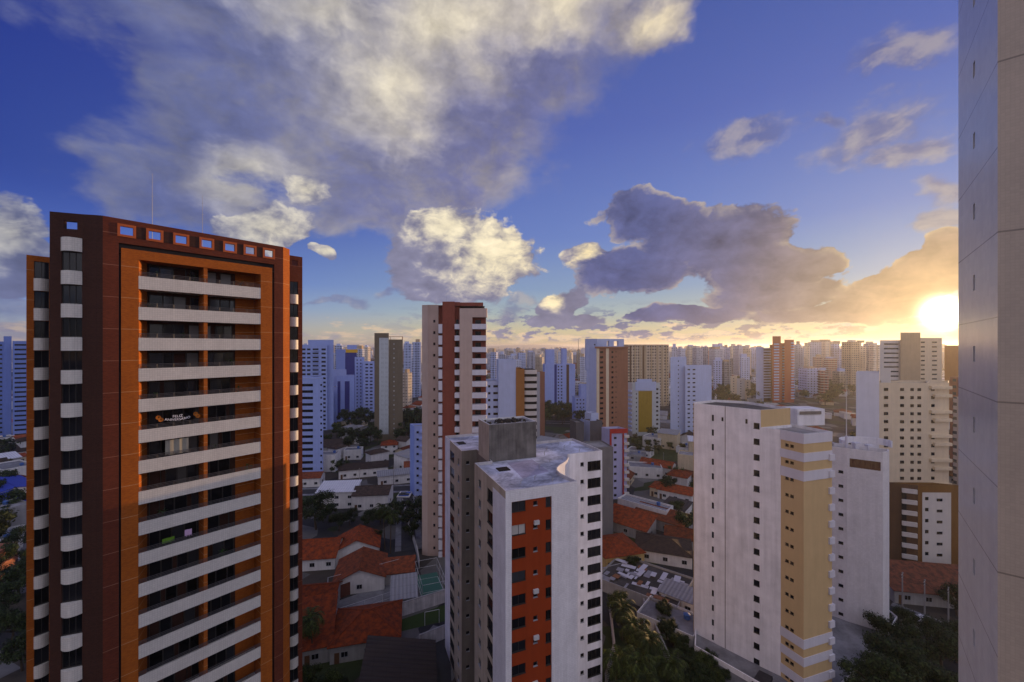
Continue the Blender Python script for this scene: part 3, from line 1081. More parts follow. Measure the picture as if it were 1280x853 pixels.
OB_ = S(632, 52.0); UB, VB = dirv(68), dirv(-22)
ob = lambda a, b: OB_ + UB * a + VB * b
T = Tower('white_red_tower', 'white tower with a brick red window strip and a grey tank block on its roof', 'tower', None, ob(11, 16))
ZR = 43.5
uf = lambda p: (along(OB_, 68, p) - OB_).length
wE = uf(722)
zc0 = lambda z, n: z - 3.02 * n
# front
ua, ubb = uf(639.6), uf(689.8)
RZ = 42.0
T.wall(ob(0, 0), ob(ua, 0), 0, ZR, WT_, flat=True)
T.wall(ob(ua, 0), ob(ubb, 0), RZ, ZR, WT_, flat=True)
T.wall(ob(ubb, 0), ob(wE, 0), 0, ZR, WT_, flat=True)
Wr = ubb - ua
col = lambda a, b: ((uf(a) + uf(b)) / 2 - ua, uf(b) - uf(a))
c1, c2, c3 = col(640.2, 657.5), col(667.3, 672.3), col(682.6, 689.4)
base_z = 41.3 - 0.68 - 3.02 * 13
rc = [dict(u=c1[0], abs=1, w=c1[1], h=1.3, z0=base_z, pitch=3.02, n=14, leaves=2, frame='bronze'),
      dict(u=c2[0], abs=1, w=0.62, h=0.6, sill=0.4, z0=base_z, pitch=3.02, n=14, leaves=1),
      dict(u=c3[0], abs=1, w=c3[1], h=1.3, z0=base_z, pitch=3.02, n=14, leaves=2, frame='bronze')]
i0 = VB * 0.12
T.wall(ob(ua, 0.12), ob(ubb, 0.12), 0, RZ, RED, rc, part='red_panel', depth=0.2)
for a in (ua, ubb):
    T.m('wall', WT_).quad((*ob(a, 0), 0), (*ob(a, .12), 0), (*ob(a, .12), RZ), (*ob(a, 0), RZ))
T.m('wall', WT_).quad((*ob(ua, 0), RZ), (*ob(ubb, 0), RZ), (*ob(ubb, .12), RZ), (*ob(ua, .12), RZ))
# left face
vl = lambda p: (along(OB_, -22, p) - OB_).length
v1, v2, v3 = vl(616), vl(609), 13.7
T.wall(ob(0, v1), ob(0, 0), 0, ZR - 1.0, WT_, flat=True)
T.wall(ob(0, v1), ob(0, 0), ZR - 1.0, ZR, CREAM, flat=True, part='stained_wall')
bz = 41.0 - 3.02 * 13
T.wall(ob(0, v2), ob(0, v1), 0, ZR, CREAM, [dict(u=(v2 - v1) / 2, abs=1, w=(v2 - v1) - 0.1, h=1.9, z0=bz - 1.2, pitch=3.02, n=14, leaves=2, frame='bronze', glass='dark')], part='stained_wall', depth=1.2, reveal=GREYW)
T.wall(ob(0, v3), ob(0, v2), 0, ZR, CREAM, [dict(u=v3 - vl(599.5), abs=1, w=1.35, h=1.25, z0=bz - .6, pitch=3.02, n=14, leaves=2, glass='dark')], part='stained_wall')
# light well and rear block
T.wall(ob(2.8, 13.7), ob(0, 13.7), 0, ZR, GREYW, flat=True, part='well_wall')
T.wall(ob(2.8, 21.6), ob(2.8, 13.7), 0, ZR, GREYW, flat=True, part='well_wall')
T.wall(ob(0, 21.6), ob(2.8, 21.6), 0, ZR, GREYW, [dict(u=1.15, abs=1, w=0.65, h=0.6, z0=bz, pitch=3.02, n=14, leaves=1, glass='dark')], part='well_wall')
vb1, vb2 = vl(562.5), vl(568)
T.wall(ob(0, 34.7), ob(0, vb1), 0, ZR, WP, flat=True)
T.wall(ob(0, vb1), ob(0, vb2), 0, ZR, CREAM, [dict(u=(vb1 - vb2) / 2, abs=1, w=(vb1 - vb2) - 0.3, h=1.7, z0=bz - 1, pitch=3.02, n=14, leaves=2, frame='bronze', glass='dark')], part='stained_wall', depth=0.8, reveal=GREYW)
T.wall(ob(0, vb2), ob(0, 21.6), 0, ZR, CREAM, [dict(u=vb2 - vl(573), abs=1, w=1.3, h=1.25, z0=bz - .6, pitch=3.02, n=14, leaves=2, glass='dark')], part='stained_wall')
# waved right side
wave = [(wE, 0), (10.25, 2.2), (10.15, 4.0), (10.35, 5.4), (11.0, 6.6), (12.1, 7.7), (13.4, 8.7), (14.6, 9.8), (15.6, 11.2), (16.4, 12.7)]
for a, b in zip(wave, wave[1:]):
    T.wall(ob(*a), ob(*b), 0, ZR, WP, flat=True, part='wall')
ur = lambda p: (along(ob(16.4, 12.7), 68, p) - ob(16.4, 12.7)).length
cw, cs = ((ur(734.5) + ur(751)) / 2, ur(751) - ur(734.5)), (ur(727.8), 0.75)
T.wall(ob(16.4, 12.7), ob(23.3, 12.7), 0, ZR, WP, [
    dict(u=cw[0], abs=1, w=cw[1], h=1.65, z0=41.0 - .85 - 3.02 * 13, pitch=3.02, n=14, leaves=3, frame='bronze'),
    dict(u=cs[0], abs=1, w=0.72, h=0.7, z0=41.0 + .1 - 3.02 * 13, pitch=3.02, n=14, leaves=1)], depth=0.3)
BRONZE_T = m_plaster('warm_edge_plaster', (0.42, 0.33, 0.22), 0.8, 0.3)
T.wall(ob(23.3, 12.7), ob(23.3, 23), 0, ZR, BRONZE_T, flat=True, part='side_wall')
T.wall(ob(23.3, 23), ob(13, 23), 0, ZR, WP, flat=True)
T.wall(ob(13, 23), ob(13, 34.7), 0, ZR, WP, flat=True)
T.wall(ob(13, 34.7), ob(0, 34.7), 0, ZR, WP, flat=True)
pB = [(0, 34.7), (0, 21.6), (2.8, 21.6), (2.8, 13.7), (0, 13.7), (0, 0)] + wave + [(23.3, 12.7), (23.3, 23), (13, 23), (13, 34.7)]
roof_cap(T, [ob(*p) for p in pB], ZR, 0.45, WP, ROOFW, 0.16, m_plaster('grey_coping', (0.50, 0.48, 0.48), 0.8, 0.5))
# tank block
tz = 49.2
tp = [ob(2.7, 14.5), ob(11.2, 14.5), ob(11.2, 20.2), ob(2.7, 20.2)]
T.m('tank_block', GREYC).prism(tp, ZR - 0.45, tz, False)
T.m('tank_block', CREAM).quad(*[(*(p - UB * 0.012), z) for p, z in ((tp[3], ZR - .45), (tp[0], ZR - .45), (tp[0], tz), (tp[3], tz))])
roof_cap(T, tp, tz, 0.3, GREYC, SLAB, 0.2, m_plaster('white_coping', (0.6, 0.6, 0.6), 0.8, 0.6))
jm = T.m('roof_debris', m_slab('dark_debris', (0.05, 0.045, 0.04), 0.6)); rr = random.Random(5)
for i in range(110):
    c = ob(rr.gauss(7.0, 1.6), rr.gauss(17.6, 0.9)); s_ = rr.uniform(0.08, 0.35); a = rr.uniform(0, pi)
    d = Vector((cos(a), sin(a))); h = rr.uniform(0.1, 0.45)
    if not (3.2 < (c - OB_).dot(UB) < 10.8 and 15 < (c - OB_).dot(VB) < 19.8): continue
    jm.slab(c - d * s_, c + d * s_, Vector((d.y, -d.x)), 0, s_ * 0.8, tz - 0.3, tz - 0.3 + h)
ht = MB(); ht.prism([ob(2.6, 9.3), ob(4.4, 9.3), ob(4.4, 11.0), ob(2.6, 11.0)], ZR - .45, ZR - .32); ht.build('roof_hatch', BLACK, T.root)
ht = MB(); ht.prism([ob(1.2, 28), ob(2.6, 28), ob(2.6, 30), ob(1.2, 30)], ZR - .45, ZR - .32); ht.build('roof_hatch', BLACK, T.root)
pm_ = m_plain('roof_pipe_grey', (0.35, 0.34, 0.34), 0.6)
for i, (a, b, h) in enumerate([(6, 4, .5), (3.4, 3, .45), (8.6, 8, .6), (13, 15, .7), (15, 18, .6), (18, 17, .8), (19, 21, .5), (21, 20, .5), (12, 11, .4), (8, 2.5, .35), (20, 15, .45)]):
    p = ob(a, b); mb = MB(); mb.tube((*p, ZR - .45), (*p, ZR - .45 + h), 0.05, 6); mb.tube((*p, ZR - .45 + h), (*(p + UB * .25), ZR - .4 + h), 0.05, 6)
    mb.build('vent_pipe', pm_, T.root)
st = T.m('water_stain', m_slab('wet_roof_patch', (0.40, 0.38, 0.50), 0.5))
st.quad(*[(*p, ZR - .445) for p in (ob(4.6, 5.2), ob(9.6, 6.6), ob(10.0, 13.6), ob(5.4, 13.4))])
ACM = m_plain('air_conditioner_white', (0.5, 0.5, 0.5), 0.5)
for k, (a, dz) in enumerate(((c2[0] + .1, 2.4), (c2[0], 11.4), (c2[0] + .05, 17.5), (c2[0] - .1, 23.5))):
    mb = MB(); q = ob(ua + a, 0.12); mb.slab(q - UB * .36, q + UB * .36, -VB, 0.02, 0.34, 41.0 - dz, 41.5 - dz)
    mb.build('air_conditioner', ACM, T.root)
T.flush(near=True, most=97)

# ================================================================ beige and red tower behind
BEI = m_plaster('beige_render', (0.37, 0.275, 0.235), 0.8, 0.25, joint=3.35, jdark=0.9)
BEI2 = m_plaster('light_beige_render', (0.46, 0.355, 0.305), 0.8, 0.2)
RBK = m_brick('red_brick_face', (0.27, 0.075, 0.048), (0.21, 0.060, 0.038), s=1.5)
LAV = m_plaster('pale_lilac_panel', (0.58, 0.57, 0.62), 0.7, 0.15)
T = Tower('beige_red_tower', 'tall beige and red brick tower with white balconies, rising behind the grey tank block', 'tower', None, S(568, 126))
zC = 120.0; HC = Z(381, zC)
c = lambda p, dz=0.0: S(p, zC + dz)
nfC = 20; pC = 3.35
zk = lambda k: HC - 5.2 - pC * k
T.wall(c(527.5, 1.4), c(534.5, 0.6), 0, HC, BEI2, flat=True, part='flank_wall')
T.wall(c(534.5, 0.6), c(548, 0.6), 0, HC, BEI, [dict(u=0.62, w=0.62, h=0.75, z0=zk(nfC), pitch=pC, n=nfC + 1, leaves=1, glass='dark', frame='bronze')], part='flank_wall')
T.wall(c(548, 1.6), c(553, 1.6), 0, HC, RBK, flat=True, part='slot_wall')
T.wall(c(553, 0), c(568.5, 0), 0, HC + 0.9, RBK, flat=True, part='red_wall')
T.wall(c(568.5, 1.3), c(575, 1.3), 0, HC + 0.9, RBK, [dict(u=0.5, w=0.8, h=1.3, z0=zk(nfC) - .4, pitch=pC, n=nfC + 1, leaves=1, glass='dark', frame='bronze')], part='red_wall')
T.wall(c(574.5, -1.2), c(590.5, -1.2), 0, Z(386, zC), BEI2, flat=True, part='pier')
T.wall(c(590.5, 1.0), c(607.5, 1.0), 0, Z(386, zC), RBK, [dict(u=0.42, w=1.7, h=1.3, z0=zk(nfC) - .55, pitch=pC, n=nfC + 1, leaves=2, glass='dark', frame='bronze')], part='red_wall', depth=.3)
T.m('balcony_roof', BEI2).slab(c(590.5, -1.2), c(608.5, -1.2), Vector((0, -1)), -2.4, 0, Z(397, zC), Z(386, zC))
for e0, e1, zz in ((c(548, 1.6), c(548, .6), HC), (c(553, 0), c(553, 1.6), HC), (c(568.5, 0), c(568.5, 1.3), HC + .9), (c(574.5, 1.3), c(574.5, -1.2), HC - 1), (c(590.5, -1.2), c(590.5, 1.0), HC - 1)):
    T.m('wall', BEI).quad((*e0, 0), (*e1, 0), (*e1, zz), (*e0, zz))
T.wall(c(607.5, 1.0), c(605, 12), 0, Z(386, zC), RBK, flat=True, part='side_wall')
T.wall(c(605, 12), c(530, 12), 0, HC, BEI, flat=True, part='rear_wall')
T.wall(c(530, 12), c(527.5, 1.4), 0, HC, BEI, flat=True, part='side_wall')
T.m('roof', SLAB).quad(*[(*p, HC - 0.3) for p in (c(527.5, 1.4), c(534, .6), c(553, .6), c(568, 0.3), c(606, 1.4), c(605, 12), c(530, 12))])
mb = T.m('roof_house', RBK)
mb.prism([c(556, 2), c(604, 2), c(602, 9), c(556, 9)], HC - 0.3, HC + 0.85)
for k in range(nfC + 1):
    zt = zk(k) - 0.55
    for (a, b, d0, d1, h, name) in ((548.2, 552.8, -0.2, 1.5, 2.65, 'service_panel'), (568.8, 575.5, -0.9, 1.2, 1.5, 'balcony'), (590.6, 608.5, -1.35, 0.9, 1.5, 'balcony')):
        if name == 'balcony' and zt < 3: continue
        mb = MB(); mb.slab(c(a), c(b), Vector((0, -1)), -d1, -d0, zt - h, zt)
        mb.build(name, LAV, T.root)
T.flush(near=False, most=80)
antenna(T, c(545, 5), HC, 3.2); antenna(T, c(558, 5), HC + .9, 3.4)

# ================================================================ white and yellow tower on the right
WD = m_plaster('white_tower_wall', (0.72, 0.70, 0.71), 0.7, 0.42, joint=2.93, jdark=0.94)
YEL = m_plaster('ochre_yellow_wall', (0.54, 0.39, 0.20), 0.75, 0.16)
GRT = m_slab('dark_gravel_roof', (0.12, 0.115, 0.11), 0.6)
d0 = S(867.5, 84.5); dL0 = d0 + dirv(20) * 1.6
a_ = S(951, 75.5); b_ = S(988, 78.1); cc = b_ + dirv(-20) * 10; dd = d0 + dirv(52) * 9
e_, f_ = S(976, 73.3), S(1004.5, 69.7); g2_ = along(f_, 72, 1040); h_ = g2_ + dirv(-18) * 9
ZM, ZL = 50.2, 47.0
T = Tower('white_yellow_tower', 'white tower with ochre corner strip and white bands, nearest right of centre', 'tower', None, S(950, 82))
pit = 2.93
ud = lambda p: (along(a_, -45, p) - d0).length if False else ((along(d0, (math.degrees(atan2((a_ - d0).x, (a_ - d0).y))), p)) - d0).length
T.wall(dL0, d0, 0, ZM, YEL, flat=True, part='yellow_wall')
T.wall(d0, a_, 0, ZM, WD, [
    dict(u=ud(891), abs=1, w=0.42, h=1.25, z0=ZM - 3.2 - pit * 16, pitch=pit, n=17, leaves=1, glass='dark', frame='bronze'),
    dict(u=ud(903), abs=1, w=0.4, h=0.8, z0=ZM - 3.0, n=1, leaves=1, glass='dark', frame='bronze'),
    dict(u=ud(933), abs=1, w=0.4, h=0.9, z0=ZM - 2.9, n=1, leaves=1, glass='dark', frame='bronze'),
    dict(u=ud(945.7), abs=1, w=1.0, h=1.1, z0=ZM - 3.6 - pit * 16, pitch=pit, n=17, leaves=1, glass='dark', frame='bronze')])
p_ = (a_ - d0).normalized(); n_ = Vector((p_.y, -p_.x)); q_ = d0 + p_ * ud(906.5)
T.m('expansion_joint', GREYW).slab(q_ - p_ * .07, q_ + p_ * .07, n_, -0.02, 0.012, 0, ZM)
T.wall(a_, e_, 0, ZL, WD, flat=True)
T.wall(a_, b_, ZL - 2, ZM, YEL, flat=True, part='yellow_wall')
T.wall(b_, cc, ZL - 2, ZM, WD, flat=True)
T.wall(e_, f_, 0, ZL, YEL, [dict(u=0.28, w=0.62, h=0.5, z0=ZL - 2.75 - pit * 15, pitch=pit, n=16, leaves=1, glass='dark', frame='bronze'),
                            dict(u=0.50, w=0.62, h=0.5, z0=ZL - 2.75 - pit * 15, pitch=pit, n=16, leaves=1, glass='dark', frame='bronze')], part='yellow_wall')
T.wall(f_, g2_, 0, ZL, YEL, flat=True, part='yellow_wall')
T.wall(g2_, h_, 0, ZL, WD, flat=True); T.wall(h_, cc, 0, ZL, WD, flat=True)
T.wall(cc, dd, 0, ZM, WD, flat=True); T.wall(dd, dL0, 0, ZM, WD, flat=True)
roof_cap(T, [dL0, d0, a_, b_, cc, dd], ZM, 0.5, WD, GRT)
roof_cap(T, [a_, e_, f_, g2_, h_, cc, b_], ZL, 0.5, WD, SLAB)
dE, dG = (f_ - e_).normalized(), (g2_ - f_).normalized()
nE, nG = Vector((dE.y, -dE.x)), Vector((dG.y, -dG.x))
for z0, z1 in ((45.3, 47.03), (42.2, 43.7), (38.9, 40.6), (10.2, 11.8), (7.2, 8.7), (3.6, 5.2)):
    mb = MB()
    fo = f_ + (nE + nG) * (0.09 / (1 + nE.dot(nG)))
    mb.prism([e_ - dE * .05 + nE * .09, fo, g2_ + nG * .09, g2_ - nG * .02, f_ - nE * .02 - nG * .02, e_ - dE * .05 - nE * .02], z0, z1, True, True)
    mb.build('white_band', LAV, T.root)
for k in range(1, 15):
    zt = ZL - 1.0 - pit * k
    mb = MB(); mb.slab(g2_ - dG * .9, g2_ + dG * .35, nG, -0.3, 0.30, zt - 1.1, zt); mb.build('balcony', LAV, T.root)
s0 = S(997, 79.5); s1 = along(s0, 84, 1031); k1 = dirv(-6) * 4
mb = T.m('stair_house', WD); mb.prism([s0, s1, s1 + k1, s0 + k1], ZL - 0.5, Z(512, 79.5))
q = S(999.5, 79.45); q2 = along(q, 84, 1026.5); T.m('slot_window', GREYW).slab(q, q2, Vector((0, -1)), 0, 0.06, Z(518.5, 79.5), Z(514.5, 79.5))
T.flush(near=True, most=97)

# white tower with rounded edge beside it
WE = m_tiles('white_mosaic_wall', (0.64, 0.62, 0.63), 0.3, 0.45, 0.26, 0.86)
BRS = m_plain('brown_louvre', (0.16, 0.085, 0.05), 0.6)
e0, e1, e2 = S(1037, 90.2), S(1058.5, 88), S(1103.5, 84.6)
cv = [e2 + (S(1110.5, 87.2) - e2) * t + Vector((0.35 * sin(pi * t), -0.35 * sin(pi * t))) for t in (0.33, 0.66, 1.0)]
T = Tower('white_mosaic_tower', 'plain white tower with a brown slot under its roof terrace, right of the ochre corner', 'tower', None, S(1072, 92))
HE = 40.0
T.wall(e0, e1, 0, HE, WE, [dict(u=0.66, w=0.85, h=0.6, z0=HE - 5.6 - 3.09 * 11, pitch=3.09, n=12, leaves=1, glass='dark', frame='bronze')])
ue = lambda p: (along(e1, math.degrees(atan2((e2 - e1).x, (e2 - e1).y)), p) - e1).length
T.wall(e1, e2, 0, HE, WE, [dict(u=(ue(1062) + ue(1101)) / 2, abs=1, w=ue(1101) - ue(1062), h=1.9, z0=HE - 4.0, n=1, style='hole')], depth=0.3)
de = (e2 - e1).normalized(); ne = Vector((de.y, -de.x))
lv = T.m('louvre_panel', BRS); q0 = e1 + de * ue(1062); q1 = e1 + de * ue(1101)
lv.quad((*(q0 - ne * .3), HE - 4), (*(q1 - ne * .3), HE - 4), (*(q1 - ne * .3), HE - 2.1), (*(q0 - ne * .3), HE - 2.1))
for i in range(9):
    q = q0 + (q1 - q0) * ((i + .5) / 9); lv.slab(q - de * .05, q + de * .05, ne, -0.29, -0.1, HE - 4, HE - 2.1)
pr = e2
for q in cv: T.wall(pr, q, 0, HE, WE, flat=True); pr = q
bk1, bk0 = cv[-1] + dirv(-50) * 9, e0 + dirv(38) * 6
T.wall(cv[-1], bk1, 0, HE, WE, flat=True); T.wall(bk1, bk0, 0, HE, WE, flat=True); T.wall(bk0, e0, 0, HE, WE, flat=True)
pE = [e0, e1, e2] + cv + [bk1, bk0]
roof_cap(T, pE, HE, 0.7, WE, m_slab('terrace_floor', (0.35, 0.32, 0.30), 0.5), 0.22)
# raised curved terrace canopy and planter walls
ctr = S(1082, 92.5)
arc = [ctr + Vector((5.2 * cos(t), 3.6 * sin(t))) for t in [i * 2 * pi / 20 for i in range(20)]]
mb = MB()
for i in range(12):
    a, b = arc[(i - 1) % 20], arc[i % 20]
    mb.slab(b, a, ((a + b) / 2 - ctr).normalized(), -0.12, 0.12, HE - .7, HE + 0.75)
mb.build('terrace_wall', WP, T.root)
mb = MB(); q = S(1075, 90); mb.box(q.x - 1, q.x + .4, q.y, q.y + 1.2, HE - .7, HE + .6); q = S(1088, 89); mb.box(q.x - .5, q.x + .8, q.y, q.y + 1.0, HE - .7, HE + .4)
mb.build('roof_unit', LAV, T.root)
q = S(1058, 91.5); mb = MB(); mb.tube((*q, HE - .7), (*q, HE + 1.9), 0.32, 8, .25); mb.tube((*q, HE + 1.9), (*q, Z(487, 91.5)), 0.10, 6, .05)
mb.build('mast', LAV, T.root)
T.flush(near=False)

# near white tiled tower on the right edge
HT = m_tiles('white_glazed_cladding', (0.62, 0.58, 0.54), 0.30, 0.24, 0.20, 0.95, joint=3.0, jcol=0.5, jw=0.05, spec=0.55)
HT2 = m_tiles('flare_tinted_small_tile', (0.45, 0.36, 0.27), 0.11, 0.38, 0.20, 0.90, joint=6.0, jcol=0.5, jw=0.06, spec=0.45)  # warmth of the sun flare put into the tile colour
h0, h1 = S(1198, 19.8), S(1247, 14.4); hd = dirv(130)
T = Tower('white_tiled_tower', 'very near white tiled tower with tiny slot windows, filling the right edge', 'tower', None, h1 + hd * 6 + dirv(40) * 3)
Lh = (h1 - h0).length; uh = (along(h0, math.degrees(atan2((h1 - h0).x, (h1 - h0).y)), 1217.5) - h0).length
T.wall(h0, h1, 0, 99.0, HT, [dict(u=uh, abs=1, w=0.34, h=0.66, z0=1.35, pitch=3.0, n=32, leaves=1, glass='slot', frame='slotf')], depth=0.14)
T.wall(h1, h1 + hd * 15, 0, 99.0, HT2, flat=True, part='front_wall')
T.wall(h1 + hd * 15, h0 + hd * 15, 0, 99.0, HT, flat=True); T.wall(h0 + hd * 15, h0, 0, 99.0, HT, flat=True)
roof_cap(T, [h0, h1, h1 + hd * 15, h0 + hd * 15], 99.0, .6, HT, SLAB)
T.flush(near=True)
# ================================================================ towers of the middle distance
FOOT = []                                                    # ground discs already built on


def foot(p, r): FOOT.append((p.x, p.y, r))
for p_, r_ in ((pA(240), 16), (ob(8, 14), 22), (S(568, 125), 15), (S(950, 82), 15), (S(1074, 92), 13), (h1, 14)): foot(p_, r_)

W1 = m_plaster('white_render_sky_tint', (0.42, 0.48, 0.67), 0.75, 0.18)  # white wall, blue of the sky light put into its colour
WL = m_plaster('white_render_sky_cast', (0.29, 0.36, 0.66), 0.75, 0.18)  # white walls on the left, stronger blue sky light in the colour
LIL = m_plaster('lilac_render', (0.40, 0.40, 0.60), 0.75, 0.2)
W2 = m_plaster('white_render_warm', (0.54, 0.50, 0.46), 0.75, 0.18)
W3 = m_plaster('sky_tinted_blue_render', (0.26, 0.34, 0.68), 0.75, 0.18)  # white and pale blue walls, deepened by blue sky light in the colour
NAVY = m_plaster('navy_blue_panel', (0.035, 0.04, 0.19), 0.6, 0.15)
YELP = m_plaster('yellow_fascia', (0.62, 0.36, 0.03), 0.7, 0.15)
OLIVE = m_plaster('olive_brown_tile', (0.155, 0.125, 0.085), 0.75, 0.25)
GLZ = m_plaster('pale_green_glazed_strip', (0.44, 0.47, 0.48), 0.4, 0.2)
BRN = m_plaster('red_brown_tile', (0.27, 0.125, 0.075), 0.75, 0.22)
TAN = m_plaster('tan_render', (0.42, 0.315, 0.20), 0.75, 0.2)
TANW = m_plaster('cream_render', (0.62, 0.51, 0.36), 0.75, 0.2)
OCHD = m_plaster('mustard_glass_strip', (0.30, 0.20, 0.025), 0.35, 0.3)
REDB = m_plaster('red_brick_render', (0.33, 0.085, 0.040), 0.75, 0.2)
REDL = m_plaster('signal_red_trim', (0.38, 0.03, 0.025), 0.7, 0.15)
LOUV = m_plaster('dark_grey_louvre', (0.09, 0.09, 0.10), 0.6, 0.3)
GREY2 = m_plaster('mid_grey_render', (0.155, 0.155, 0.165), 0.8, 0.3)
BROD = m_plaster('dark_brown_render', (0.10, 0.055, 0.030), 0.8, 0.3)
BROO = m_plaster('ochre_brown_render', (0.30, 0.135, 0.040), 0.75, 0.25)
ROOFG = m_slab('grey_flat_roof', (0.30, 0.29, 0.28), 0.5)


def corner(pxL, pxC, pxR, zC, tl, tr, depth=14.0):
    C = S(pxC, zC)
    Rr = along(C, tr, pxR)
    a0, a1 = math.degrees(atan2(C.x, C.y)), math.degrees(atan2(Rr.x, Rr.y))
    h = tr - 90                                              # blocks seen square on: side walls run along the line of sight
    h = max(h, a0 + 1.5) if a0 > 12 else min(h, a1 - 1.5) if a1 < -6 else h
    L = along(C, tl, pxL) if pxL < pxC else C + dirv(h) * depth
    return L, C, Rr, L + Rr - C


def colw(p0, p1, pxw, w, h, H, n, pitch, first=2.2, **kw):
    t = math.degrees(atan2((p1 - p0).x, (p1 - p0).y))
    uu = (along(p0, t, pxw) - p0).length
    return dict(u=uu, abs=1, w=w, h=h, z0=H - first - pitch * (n - 1), pitch=pitch, n=n, leaves=kw.get('leaves', 1), frame='bronze', **({'glass': kw['glass']} if 'glass' in kw else {'glass': 'dark'}))


class Mid:
    def __init__(s, label, cat='tower', name='residential_tower', group=None, at_=None):
        s.T = Tower(name, label, cat, group, at_)
        foot(at_, 13)

    def block(s, L, C, Rr, B, H, mL, mR, colsL=(), colsR=(), part='wall', z0=0, par=0.8, roof=None):
        T = s.T
        T.wall(L, C, z0, H, mL, colsL, part=part, flat=True)
        T.wall(C, Rr, z0, H, mR, colsR, part=part, flat=True)
        T.wall(Rr, B, z0, H, mR, part=part, flat=True); T.wall(B, L, z0, H, mL, part=part, flat=True)
        roof_cap(T, [L, C, Rr, B], H, par, mR, roof or ROOFG, 0.2)

    def strip(s, p0, p1, a, b, z0, z1, material, name='panel', proud=0.07, d0=-0.02):
        t = math.degrees(atan2((p1 - p0).x, (p1 - p0).y)); d = (p1 - p0).normalized(); n = Vector((d.y, -d.x))
        s.T.m(name, material).slab(along(p0, t, a), along(p0, t, b), n, d0, proud, z0, z1)

    def balconies(s, p0, p1, a, b, ztop, n, pitch, h, material, proud=0.9, name='balcony'):
        t = math.degrees(atan2((p1 - p0).x, (p1 - p0).y)); d = (p1 - p0).normalized(); nn = Vector((d.y, -d.x))
        for k in range(n):
            zt = ztop - pitch * k
            if zt - h < 1: break
            mb = MB(); mb.slab(along(p0, t, a), along(p0, t, b), nn, -0.02, proud, zt - h, zt)
            mb.build(name, material, s.T.root)

    def done(s): return s.T.flush(near=False, most=97)


# olive brown tower with a glazed strip
z = 268; M = Mid('slim olive brown tower with pale glazed strip and open rooftop frame', at_=S(486, z + 8))
L, C, Rr, B = corner(468, 468, 486, z, -20, 84, 13); H = Z(416.5, z)
M.block(L, C, Rr, B, H, OLIVE, OLIVE, (), [colw(C, Rr, 478, 1.2, 0.8, H, 21, 3.1, 4.5), colw(C, Rr, 483, 1.2, 0.8, H, 21, 3.1, 4.5)])
M.strip(C, Rr, 474, 485.6, 4, H - 3.2, GLZ, proud=0.03)
L2_, C2, R2_, B2 = corner(486.2, 486.2, 503.5, z + 1.5, -20, 84, 13); H2 = Z(424.5, z)
M.block(L2_, C2, R2_, B2, H2, OLIVE, OLIVE, (), [colw(C2, R2_, 492.5, 0.9, 1.0, H2, 20, 3.1, 3.5, glass='curtain')])
fr = MB()
for q in (R2_, B2, C2 + (R2_ - C2) * .1): fr.tube((*q, H2), (*q, Z(421, z)), .16, 4)
fr.tube((*C2, Z(421, z)), (*R2_, Z(421, z)), .22, 4); fr.tube((*R2_, Z(421, z)), (*B2, Z(421, z)), .22, 4)
fr.build('roof_frame', BRN, M.T.root); M.done()

# slabs beside the brick tower
z = 196; M = Mid('plain white slab block with black strip windows, just right of the brick tower', at_=S(388, z + 8), name='apartment_block')
L, C, Rr, B = corner(366, 366, 404, z, -20, 86, 14); H = Z(474, z)
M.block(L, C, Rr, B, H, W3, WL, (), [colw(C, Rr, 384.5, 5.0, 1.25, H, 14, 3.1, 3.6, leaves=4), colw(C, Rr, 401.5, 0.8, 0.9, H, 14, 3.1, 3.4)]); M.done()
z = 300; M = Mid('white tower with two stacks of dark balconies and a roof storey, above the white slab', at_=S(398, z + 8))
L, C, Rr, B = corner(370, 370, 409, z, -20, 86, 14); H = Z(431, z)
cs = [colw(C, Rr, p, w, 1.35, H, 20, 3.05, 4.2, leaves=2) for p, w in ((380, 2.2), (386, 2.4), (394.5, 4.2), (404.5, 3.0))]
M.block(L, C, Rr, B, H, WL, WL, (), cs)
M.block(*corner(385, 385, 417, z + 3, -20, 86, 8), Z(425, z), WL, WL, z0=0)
M.balconies(C, Rr, 390.5, 399, H - 4.0, 20, 3.05, 0.75, WL, 1.0); M.done()
z = 316; M = Mid('low sky tinted white block with small square windows beside the white slab', at_=S(412, z + 8), name='apartment_block')
L, C, Rr, B = corner(404.5, 404.5, 421, z, -20, 86, 14); H = Z(484, z)
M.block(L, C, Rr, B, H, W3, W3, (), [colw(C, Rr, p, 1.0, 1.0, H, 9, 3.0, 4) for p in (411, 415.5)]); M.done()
z = 336; M = Mid('pale blue block with two dark blue window bays, left of the olive tower', at_=S(432, z + 8), name='apartment_block')
L, C, Rr, B = corner(420.5, 420.5, 443, z, -20, 86, 14); H = Z(470, z)
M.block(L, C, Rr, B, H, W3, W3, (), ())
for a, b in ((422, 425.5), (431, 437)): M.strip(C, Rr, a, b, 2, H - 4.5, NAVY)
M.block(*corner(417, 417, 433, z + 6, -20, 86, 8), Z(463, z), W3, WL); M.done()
z = 410; M = Mid('tall tower with navy blue panel and yellow roof band, left of the olive tower', at_=S(440, z + 8))
L, C, Rr, B = corner(420, 431.5, 446, z, -40, 86, 14); H = Z(441, z)
M.block(L, C, Rr, B, H, W3, NAVY)
M.block(*corner(420, 432, 447, z - .4, -40, 86, 14), Z(437, z), W3, YELP, z0=H + .02)
M.block(*corner(434, 434, 446, z + 5, -20, 86, 8), Z(431.5, z), W3, W3); M.done()
z = 372; M = Mid('white tower of small windows between the navy panel tower and the olive tower', at_=S(450, z + 8))
L, C, Rr, B = corner(443.5, 443.5, 455.5, z, -20, 86, 14); H = Z(447, z)
M.block(L, C, Rr, B, H, WL, WL, (), [colw(C, Rr, p, 1.0, 1.1, H, 15, 3.0, 3) for p in (446.5, 451)])
